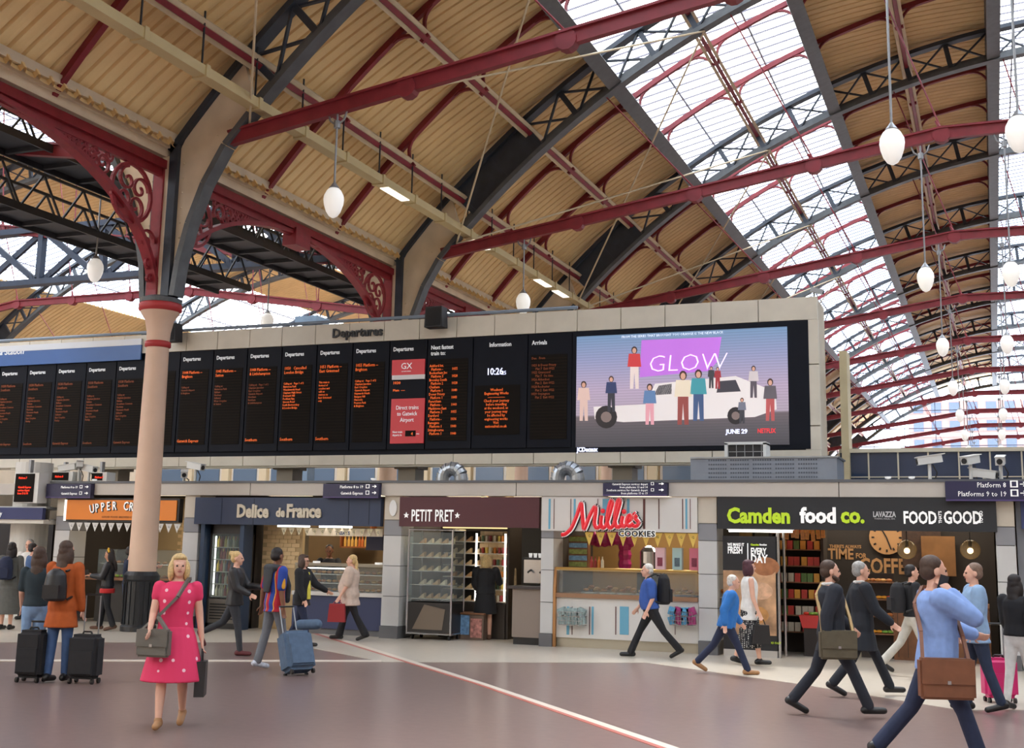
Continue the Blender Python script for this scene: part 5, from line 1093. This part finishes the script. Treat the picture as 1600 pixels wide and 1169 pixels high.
        if hstyle=='bun': he((0,.115,.09),(.045,.045,.045))
        if hstyle=='tail':
            he((0,.1,-.03),(.04,.04,.06)); v.cap(hp(0,.11,-.06),hp(.02,.13,-.42),.038*k,.016*k)
        v.fuse('hair',hairc,root,.011,2)
    M=Matrix.Translation((P0.x,P0.y,0))@Matrix.Rotation(R_(rz),4,'Z')
    info=dict(root=root,M=M,k=k,T=T,A=A,L=L,hp=hp,w=w); PEOPLE[key]=info; return info
def W(i,v): return i['M']@Vector(v)
STRIDE=((28,4),(-22,18)); STRIDE2=((-22,18),(28,4)); STAND=((2,2),(-2,2))
SWING=((-22,.12,18,0),(22,.12,28,0)); SWING2=((22,.12,28,0),(-22,.12,18,0)); HANG=((0,.12,14,0),(0,.12,14,0))
BLKC=cloth('black',(30,30,34)); JEAN=cloth('jeans',(66,92,134)); LJEAN=cloth('light_jeans',(128,158,196)); NAVYC=cloth('navy',(36,44,70)); DGREY=cloth('dark_grey',(52,54,60)); GREYC=cloth('grey',(112,114,120)); WHITEC=cloth('white',(226,224,220)); LEATH=mat('leather_black',(30,30,34),.4,0,.2,12)
BRN=HAIR('brown',(72,52,40)); DBR=HAIR('dark',(36,28,26)); BLD=HAIR('blonde',(212,180,124)); WHT_=HAIR('white',(216,210,200)); GRYH=HAIR('grey',(160,158,154)); MAR=HAIR('maroon',(74,34,44)); BLK2=mat('shoe_black',(28,26,26),.4); TANS=mat('shoe_tan',(166,122,80),.6)
# patterned cloths
def stripes(name,c1,c2,c3,per):
    mt=mat(name,c1,.8); n=mt.node_tree; b=n.nodes['Principled BSDF']; t=n.nodes.new('ShaderNodeTexCoord'); s=n.nodes.new('ShaderNodeSeparateXYZ'); ma=n.nodes.new('ShaderNodeMath'); ma.operation='MULTIPLY'; ma.inputs[1].default_value=1/per; fr_=n.nodes.new('ShaderNodeMath'); fr_.operation='FRACT'; rr=n.nodes.new('ShaderNodeValToRGB'); rr.color_ramp.interpolation='CONSTANT'
    rr.color_ramp.elements[0].color=srgb(*c1); rr.color_ramp.elements[1].position=.5; rr.color_ramp.elements[1].color=srgb(*c2); e=rr.color_ramp.elements.new(.92); e.color=srgb(*c3)
    n.links.new(t.outputs['Object'],s.inputs[0]); n.links.new(s.outputs['X'],ma.inputs[0]); n.links.new(ma.outputs[0],fr_.inputs[0]); n.links.new(fr_.outputs[0],rr.inputs[0]); n.links.new(rr.outputs[0],b.inputs['Base Color']); return mt
def dots(name,c1,c2,scale,th):
    mt=mat(name,c1,.8); n=mt.node_tree; b=n.nodes['Principled BSDF']; t=n.nodes.new('ShaderNodeTexCoord'); v=n.nodes.new('ShaderNodeTexVoronoi'); v.inputs['Scale'].default_value=scale; v.inputs['Randomness'].default_value=.25; rr=n.nodes.new('ShaderNodeValToRGB'); rr.color_ramp.interpolation='CONSTANT'
    rr.color_ramp.elements[0].color=srgb(*c2); rr.color_ramp.elements[1].position=th; rr.color_ramp.elements[1].color=srgb(*c1); n.links.new(t.outputs['Object'],v.inputs['Vector']); n.links.new(v.outputs['Distance'],rr.inputs[0]); n.links.new(rr.outputs[0],b.inputs['Base Color']); return mt
PINK=dots('cloth_pink_floral',(222,54,98),(244,196,206),9,.17); POLKA=dots('cloth_polka',(28,28,32),(214,212,206),34,.3); TEAM=stripes('cloth_team_shirt',(38,66,150),(176,30,50),(222,160,40),.14)
# ---------------------------------------------------------------- the figures
p_or=person('orange','woman in a long rust orange blazer and blue jeans seen from behind',88,1066,196,1.78,.95,skin='a',hairc=BRN,hstyle='long',top=('blazer',cloth('rust',(176,84,30))),tlen=.66,tfit=.03,bottom=('jeans',JEAN),shoe=BLK2,legs=((3,2),(-4,3)),arms=((0,.12,14,0),(22,.1,78,18)),head=(-14,0))
p_lf=person('teal','woman in a dark teal tee and pale jeans beside the rust blazer',46,1060,206,1.70,.95,hairc=BRN,hstyle='long',top=('tee',cloth('teal',(38,52,60))),sleeve='short',tlen=.86,bottom=('jeans',LJEAN),flare=.025,shoe=BLK2,legs=STAND,arms=((20,.12,60,20),(6,.12,30,0)))
p_fl=person('grey','person in a long grey dress with a navy backpack facing the low canopy',8,984,200,1.72,1,hairc=DBR,hstyle='long',top=('coat',cloth('coat_grey',(92,92,88))),tlen=.8,tfit=.03,skirt=('long_skirt',MATS['cloth_coat_grey'],.9,.3,.24),shoe=BLK2)
person('white','person in a white shirt waiting beneath the low canopy',36,968,20,1.78,1,hairc=GRYH,top=('shirt',WHITEC),bottom=('trousers',DGREY),shoe=BLK2); person('denim','dark haired person in a denim jacket below the canopy',42,975,150,1.7,1,hairc=DBR,top=('jacket',JEAN),tfit=.03,bottom=('trousers',DGREY),shoe=BLK2)
p_uc=person('uc','woman with yellow headband and black leather jacket checking a phone by the bakery',163,986,-60,1.6,.98,skin='b',hairc=DBR,hstyle='long',top=('jacket',LEATH),tlen=.88,tfit=.03,bottom=('trousers',BLKC),flare=.02,shoe=mat('sandal',(90,60,44),.6),legs=((10,2),(-6,14)),arms=((24,.1,70,10),(20,.1,78,20)),head=(0,14))
v=Vol(); 
person('uc2','person in a dark top and denim shorts half hidden behind the cream column',196,984,150,1.68,1,hairc=DBR,top=('top',NAVYC),bottom=('shorts',JEAN),shoe=BLK2,arms=((60,.1,40,0),HANG[1]))
p_pk=person('pink','blonde woman in a bright pink floral dress walking with a grey shoulder bag',264,1138,30,1.69,1.02,hairc=BLD,hstyle='bob',top=('dress_top',PINK),sleeve='cap',tlen=.9,tfit=.025,skirt=('dress_skirt',PINK,1.02,.46,.30),shoe=TANS,legs=((14,4),(-12,14)),arms=((8,.14,50,10),(-6,.16,10,0)),head=(12,0))
p_jk=person('jacket','blonde woman with a bun striding in a black leather jacket and charcoal trousers',362,1024,108,1.68,1.0,hairc=BLD,hstyle='bun',top=('jacket',LEATH),tlen=.84,tfit=.028,bottom=('trousers',DGREY),shoe=mat('shoe_maroon',(92,36,40),.6),legs=((14,6),(-30,34)),arms=((18,.1,48,0),(30,.1,56,10)))
p_ba=person('team','man in a striped football shirt with a jumper over his shoulders',424,1046,150,1.73,1.05,skin='c',hairc=DBR,top=('football_shirt',TEAM),sleeve='short',tlen=.82,tfit=.03,bottom=('trousers',GREYC),flare=.015,shoe=mat('trainer',(206,210,220),.5,0,.3,30),legs=((14,4),(-10,6)),arms=((-4,.12,10,0),(-14,.2,16,0)),head=(20,6))
p_gl=person('glasses','woman in glasses wearing a black blazer over a yellow top with one arm out',468,1011,98,1.62,1.06,hairc=BRN,hstyle='bob',top=('blazer',BLKC),tlen=.78,tfit=.035,bottom=('trousers',NAVYC),shoe=BLK2,legs=((16,4),(-14,14)),arms=((10,.1,16,0),(34,.25,26,0)))
p_be=person('beige','stocky woman in a beige tunic and black trousers with a long blonde ponytail',545,1001,-72,1.63,1.3,belly=.1,hairc=BLD,hstyle='tail',top=('tunic',cloth('beige',(206,184,170))),sleeve='short',tlen=.72,tfit=.05,bottom=('trousers',BLKC),flare=.035,shoe=BLK2,legs=((18,4),(-20,10)),arms=((6,.14,24,0),(6,.14,24,0)))
v_=ony(514,900,YF+1.15); person('staff','dark haired shop worker in a black shirt leaning folded arms on the pastry case',0,0,22,1.8,1,skin='c',hairc=DBR,top=('shirt',BLKC),sleeve='short',bottom=('trousers',BLKC),shoe=BLK2,arms=((46,.35,50,60),(46,.35,50,60)),lean=8,loc=(v_.x,YF+1.15,0),head=(0,8))
p_bd=person('blackdress','blonde woman in a short black dress choosing from the chiller with her back turned',757,1000,196,1.66,1.1,hairc=BLD,hstyle='bob',top=('dress_top',BLKC),tlen=.9,tfit=.035,skirt=('dress_skirt',BLKC,1.0,.52,.21),shoe=mat('sandal',(90,60,44),.6),arms=((30,.3,60,30),(14,.14,50,10)))
person('tan','shop worker in a tan striped shirt and black trousers behind the black dress',0,0,150,1.68,1,hairc=DBR,top=('shirt',cloth('tan_shirt',(190,166,130),.8,.3)),bottom=('trousers',BLKC),shoe=BLK2,loc=(P(792,960,YF+1.5)[0],YF+1.5,0))
p_bl=person('bluem','white haired man in a blue short sleeved shirt and black trousers with a black backpack',1018,1028,-70,1.66,1.15,belly=.07,hairc=WHT_,top=('shirt',cloth('blue_shirt',(58,92,168))),sleeve='short',tlen=.86,tfit=.03,bottom=('trousers',BLKC),flare=.02,shoe=BLK2,legs=((28,4),(-30,12)),arms=((10,.12,30,0),(-4,.12,30,0)),lean=6)
p_bw=person('bluew','white haired woman in a bright blue cardigan and navy trousers walking',1136,1053,106,1.54,1.02,belly=.03,hairc=WHT_,hstyle='short',top=('cardigan',cloth('cobalt',(48,116,190))),tlen=.84,tfit=.035,bottom=('trousers',NAVYC),flare=.012,shoe=TANS,legs=((26,4),(-30,14)),arms=((-20,.12,22,0),(14,.12,24,0)),lean=10)
p_mp=person('polka','maroon haired woman in a white waistcoat over a black polka dot dress',1172,1040,112,1.68,1.0,hairc=MAR,hstyle='bob',top=('waistcoat',WHITEC),sleeve='none',tlen=.74,tfit=.03,skirt=('polka_dress',POLKA,1.0,.28,.22),shoe=BLK2,legs=((12,4),(-12,8)),arms=((4,.1,16,0),(-6,.1,14,0)))
p_b1=person('suit1','bearded man in a navy suit with an olive satchel on a tan strap',1302,1119,112,1.79,1.12,skin='a',hairc=BRN,top=('suit_jacket',cloth('suit_navy',(34,38,48))),tlen=.74,tfit=.035,bottom=('trousers',MATS['cloth_suit_navy']),flare=.015,shoe=BLK2,legs=STRIDE,arms=SWING)
p_b2=person('suit2','grey haired man in a long dark suit coat walking beside the bearded man',1350,1088,112,1.77,1.05,hairc=GRYH,top=('coat',cloth('suit_black',(30,34,42))),tlen=.62,tfit=.035,bottom=('trousers',MATS['cloth_suit_black']),flare=.015,shoe=BLK2,legs=STRIDE2,arms=SWING2)
p_ph=person('phone','tall man in a pale blue shirt holding a phone to his ear',1470,1206,108,1.88,1.1,belly=.03,hairc=BRN,top=('shirt',cloth('pale_blue',(132,160,214))),tlen=.84,tfit=.035,bottom=('trousers',NAVYC),flare=.015,shoe=BLK2,legs=((24,6),(-26,16)),arms=((60,.06,158,22),(34,.2,40,0)),head=(8,0))
p_hd=person('hidden','person in pale trousers with a black backpack walking beyond the man on the phone',1430,1057,112,1.7,1,hairc=DBR,top=('jacket',BLKC),tfit=.03,bottom=('trousers',cloth('stone',(190,186,176))),flare=.02,shoe=BLK2,legs=((18,4),(-26,18)),arms=HANG)
p_ss=person('lanyard','close cropped man in a light blue short sleeved shirt with a lanyard and dark jeans',1531,1113,-76,1.73,1.08,belly=.03,hairc=HAIR('cropped',(128,104,88)),top=('shirt',cloth('sky_shirt',(142,172,206))),sleeve='short',tlen=.8,tfit=.035,bottom=('jeans',cloth('dark_jeans',(40,52,76))),flare=.012,shoe=BLK2,legs=((10,4),(-12,8)),arms=((0,.12,24,0),(4,.12,30,0)))
p_rt=person('right','long haired woman in a black jacket and white trousers towing a pink case',1596,1110,150,1.6,1.0,hairc=DBR,hstyle='long',top=('jacket',BLKC),tlen=.86,tfit=.03,bottom=('trousers',WHITEC),shoe=BLK2,legs=((12,2),(-10,6)),arms=((-16,.16,12,0),(14,.12,30,0)))
# ---------------------------------------------------------------- bags, cases and other carried things
def thing_at(name,i,v,label,cat,rzoff=0):
    p=W(i,v); r=empty(name,p,label,cat); r.rotation_euler=(0,0,i['root'].rotation_euler.z+R_(rzoff)); return r
def backpack(i,label,mt,h=.46,w=.3):
    r=thing_at('backpack',i,i['T'](0,.235,1.0),label,'backpack'); k=i['k']
    v=Vol(); v.loft([(Vector((0,0,z*h)),Vector((a*w/2,0,0)),Vector((0,b*.11,0))) for z,a,b in((0,.8,.8),(.06,1,1.05),(.5,1,1.1),(.85,.85,.9),(1.0,.5,.5))],20); v.fuse('pack',mt,r,.014,3)
    m=MB(); m.box((0,.115,h*.3),(w*.72,.05,h*.42)); m.build('front_pocket',mt,r); m=MB(); m.tube((-.05,0,h*1.0),(.05,0,h*1.0),.014,6); m.build('grab_handle',BLK2,r)
    for s in(-1,1): m=MB(); m.path([(s*.09,-.08,h*.95),(s*.11,-.17,h*1.0),(s*.12,-.3,h*.86),(s*.13,-.35,h*.55),(s*.15,-.22,h*.15),(s*.13,-.08,h*.05)],.016,6); m.build('strap',BLK2,r)
backpack(p_or,'glossy black leather backpack worn over the rust orange blazer',LEATH,.4,.3); backpack(p_fl,'navy backpack worn over the long grey coat',NAVYC); backpack(p_bl,'big black backpack worn over the blue short sleeved shirt',BLKC,.52,.34); backpack(p_hd,'black backpack on the walker in pale trousers',BLKC)
def shoulder_bag(i,side,z,label,mt,wd,hh,dp,strap,fwd=0,out=.24,turn=0):
    k=i['k']; s=side; r=thing_at('shoulder_bag',i,i['T'](s*out*i['w'],fwd,z),label,'bag',turn)
    v=Vol(); v.loft([(Vector((0,0,zz*hh)),Vector((dp/2*b,0,0)),Vector((0,wd/2*a,0))) for zz,a,b in((0,.92,.8),(.05,1,1),(.7,1,1),(1,.94,.7))],24); 
    m=MB(); m.box((0,0,hh/2),(dp,wd,hh)); me=m.mesh('bag_body'); bm=bmesh.new(); bm.from_mesh(me); bmesh.ops.bevel(bm,geom=bm.edges[:],offset=.02,segments=2,affect='EDGES'); bm.to_mesh(me); bm.free(); link('bag_body',me,mt,r)
    m=MB(); m.box((s*(dp/2+.006),0,hh*.68),(.014,wd*.96,hh*.6)); m.build('flap',mt,r); m=MB(); m.box((s*(dp/2+.016),0,hh*.42),(.012,.03,.03)); m.build('clasp',CHR,r)
    T=i['T']; M=i['M']; inv=(Matrix.Translation(r.location)@Matrix.Rotation(r.rotation_euler.z,4,'Z')).inverted()
    def cv(x,y,zz): return inv@(M@T(x,y,zz))
    o=-s*.11 ; pts=[Vector((0,wd*.42,hh*.9)),cv(s*.17,.16,1.15),cv(o*.3,.15,1.36),cv(o,.06,1.5),cv(o,-.05,1.5),cv(o*.2,-.16,1.32),cv(s*.16,-.17,1.12),Vector((0,-wd*.42,hh*.9))]
    m=MB()
    for a,b in zip(pts,pts[1:]): m.bar(a,b,.03,.03)
    m.build('strap',strap,r)
shoulder_bag(p_pk,-1,.72,'grey crossbody bag hanging at the hip of the pink dress',mat('bag_grey',(104,100,92),.5),.34,.27,.1,MATS['bag_grey'],-.24,.17,70)
shoulder_bag(p_b1,-1,.68,'olive canvas satchel on the hip of the bearded man',mat('bag_olive',(92,84,66),.7,0,.15,10),.42,.32,.12,mat('strap_tan',(176,146,96),.6)); shoulder_bag(p_ph,-1,.64,'large brown leather messenger bag carried by the tall man on the phone',mat('bag_brown',(124,78,54),.45,0,.15,8),.46,.34,.13,MATS['bag_brown'])
def handbag(i,hand,label,mt,wd,hh,dp,drop=.16):
    sh,el,wr,d2,sx=i['A'][hand]; p=wr+d2*.1*i['k']; r=thing_at('handbag',i,p-Vector((0,0,hh+drop)),label,'bag')
    m=MB(); m.extr([(-wd*.5,0),(wd*.5,0),(wd*.42,hh),(-wd*.42,hh)],'x',-dp/2,dp/2); m.build('bag_body',mt,r)
    m=MB(); m.path([(0,-wd*.25,hh),(0,-.03,hh+drop),(0,.03,hh+drop),(0,wd*.25,hh)],.009,6); m.build('handle',mt,r)
handbag(p_pk,1,'black carrier bag in the hand of the woman in pink',mat('bag_black',(30,28,32),.4),.26,.34,.1,.12); handbag(p_be,1,'dark red bag in the hand of the woman in the beige tunic',mat('bag_red',(150,40,44),.5),.34,.34,.12,.06); handbag(p_mp,0,'black handbag with gold clasp held against the polka dot dress',mat('bag_black2',(32,30,32),.4),.3,.3,.12,.12)
handbag(p_lf,0,'red bag hanging from the arm of the woman in pale jeans',MATS['bag_red'],.26,.3,.1,.05)
def phone(i,hand,label,off=(0,0,0)):
    sh,el,wr,d2,sx=i['A'][hand]; r=thing_at('mobile_phone',i,wr+d2*.1*i['k']+Vector(off),label,'phone'); m=MB(); m.box((0,0,0),(.012,.075,.15) if 1 else 0,Matrix.Rotation(.3,3,'X')); m.build('case',BLK2,r); m=MB(); m.box((-.007,0,0),(.002,.066,.135),Matrix.Rotation(.3,3,'X')); m.build('screen',mat('phone_screen',(40,44,52),.15),r)
phone(p_ph,0,'black phone held to the ear of the tall man in pale blue',(.0,0,.0)); phone(p_or,1,'pale phone in the raised hand of the woman in rust orange',(0,0,.03)); phone(p_uc,1,'phone in the hands of the woman in the leather jacket',(0,0,.03))
def suitcase(px,py,rz,label,mt,w=.4,h=.58,d=.25,handle=.4,tilt=0):
    p=onz(px,py,0); r=empty('suitcase',(p.x,p.y,0),label,'suitcase',rz=R_(rz)); Rt=Matrix.Rotation(R_(tilt),3,'X')
    m=MB(); m.box((0,0,0),(w,d,h)); me=m.mesh('shell'); bm=bmesh.new(); bm.from_mesh(me); bmesh.ops.bevel(bm,geom=bm.edges[:],offset=.05,segments=3,affect='EDGES'); bm.to_mesh(me); bm.free(); me.transform(Matrix.Translation((0,0,h/2+.06))); me.transform(Rt.to_4x4()); link('shell',me,mt,r)
    m=MB(); m.box(Rt@Vector((0,-d/2-.012,h*.38+.06)),(w*.76,.03,h*.5),Rt); m.build('front_pocket',mt,r)
    for sx in(-1,1):
        m=MB(); m.tube(Rt@Vector((sx*w*.25,d*.35,h+.05)),Rt@Vector((sx*w*.25,d*.35,h+.06+handle)),.009,6); m.build('handle_rod',STEEL,r)
        for sy in(-1,1): m=MB(); c=Rt@Vector((sx*w*.38,sy*d*.34,.035)); m.tube(c-Vector((.015,0,0)),c+Vector((.015,0,0)),.035,10); m.build('wheel',BLK2,r)
    m=MB(); m.tube(Rt@Vector((-w*.27,d*.35,h+.06+handle)),Rt@Vector((w*.27,d*.35,h+.06+handle)),.014,6); m.build('handle_grip',BLK2,r); m=MB(); m.path([Rt@Vector((-.07,0,h+.05)),Rt@Vector((-.05,0,h+.09)),Rt@Vector((.05,0,h+.09)),Rt@Vector((.07,0,h+.05))],.012,6); m.build('top_handle',BLK2,r); return r
CBK=cloth('case_black',(34,33,36)); suitcase(131,1068,14,'black cabin case with its handle up beside the rust orange blazer',CBK,.4,.56,.26,.5); suitcase(47,1066,14,'black cabin case standing by the woman in pale jeans',CBK,.36,.6,.26,.1)
suitcase(468,1056,60,'slate blue soft case towed by the man in the football shirt',cloth('case_blue',(84,104,128)),.44,.56,.3,.42,-22); suitcase(1563,1098,20,'bright pink hard case towed by the woman in white trousers',mat('case_pink',(206,40,112),.35),.42,.5,.24,.42)
p=onz(470,1052,0); 
nk=empty('neck_pillow',(p.x-.02,p.y+.18,.66),'slate neck pillow resting on the slate blue soft case','pillow'); v=Vol(); v.cap((-.15,0,0),(.15,0,.02),.075,.075); v.fuse('cushion',MATS['cloth_case_blue'],nk,.014,2)
# jumper over the shoulders, yellow top, lanyard, glasses, headband
T=p_ba['T']; v=Vol()
for s in(-1,1): v.cap(T(s*.05,.09,1.47),T(s*.17,-.02,1.44),.055,.06); v.cap(T(s*.17,-.02,1.44),T(s*.12,-.15,1.2),.055,.045); v.cap(T(s*.12,-.15,1.2),T(s*.1,-.155,.98),.045,.04)
v.cap(T(-.1,.1,1.46),T(.1,.1,1.46),.06,.06); v.loft([(T(0,.125,1.45),Vector((.15,0,0)),Vector((0,.035,0))),(T(0,.145,1.25),Vector((.13,0,0)),Vector((0,.03,0))),(T(0,.145,1.1),Vector((.09,0,0)),Vector((0,.025,0)))],14); v.fuse('jumper',cloth('charcoal_knit',(56,58,62)),p_ba['root'],.014,2)
T=p_gl['T']; v=Vol(); v.loft([(T(0,-.105,1.42),Vector((.03,0,0)),Vector((0,.03,0))),(T(0,-.13,1.2),Vector((.055,0,0)),Vector((0,.03,0))),(T(0,-.14,.9),Vector((.075,0,0)),Vector((0,.03,0)))],12); v.fuse('yellow_top',cloth('yellow',(226,214,84)),p_gl['root'],.013,2)
hp=p_gl['hp']; m=MB()
for s in(-1,1):
    for t in range(10): a=2*math.pi*t/10;b=2*math.pi*(t+1)/10; m.tube(hp(s*.033+.024*math.cos(a),-.102,.002+.018*math.sin(a)),hp(s*.033+.024*math.cos(b),-.102,.002+.018*math.sin(b)),.003,4)
    m.tube(hp(s*.057,-.1,.006),hp(s*.082,.01,.006),.003,4)
m.build('glasses',BLK2,p_gl['root'])
hp=p_uc['hp']; m=MB(); m.path([hp(-.09,.02,.06),hp(-.06,.01,.125),hp(0,.01,.145),hp(.06,.01,.125),hp(.09,.02,.06)],.022,8); m.build('headband',mat('headband_yellow',(230,180,40),.6),p_uc['root'])
T=p_uc['T']; v=Vol(); v.loft([(T(0,0,.9),Vector((.19,0,0)),Vector((0,.15,0))),(T(0,0,.8),Vector((.19,0,0)),Vector((0,.15,0)))],20); v.fuse('red_hem',cloth('red',(190,44,44)),p_uc['root'],.014,2)
T=p_ss['T']; m=MB(); m.path([T(-.07,.0,1.47),T(-.06,-.125,1.38),T(0,-.16,1.12),T(.06,-.125,1.38),T(.07,0,1.47)],.007,5); m.build('lanyard',NAVYC,p_ss['root']); m=MB(); m.box(T(0,-.17,1.07),(.06,.01,.09)); m.build('badge',WHITEC,p_ss['root'])
for i_ in(p_b1,p_b2):
    T=i_['T']; m=MB(); m.path([T(-.05,.07,1.49),T(-.065,-.01,1.5),T(-.02,-.105,1.42),T(0,-.115,1.4),T(.02,-.105,1.42),T(.065,-.01,1.5),T(.05,.07,1.49),T(-.05,.07,1.49)],.018,6); m.build('shirt_collar',WHITEC,i_['root'])
T=p_b1['hp']; v=Vol(); v.cap(T(-.04,-.06,-.085),T(.04,-.06,-.085),.03,.03); v.cap(T(-.06,-.02,-.06),T(-.03,-.06,-.09),.026,.028); v.cap(T(.06,-.02,-.06),T(.03,-.06,-.09),.026,.028); v.fuse('beard',BRN,p_b1['root'],.011,2)
flush()
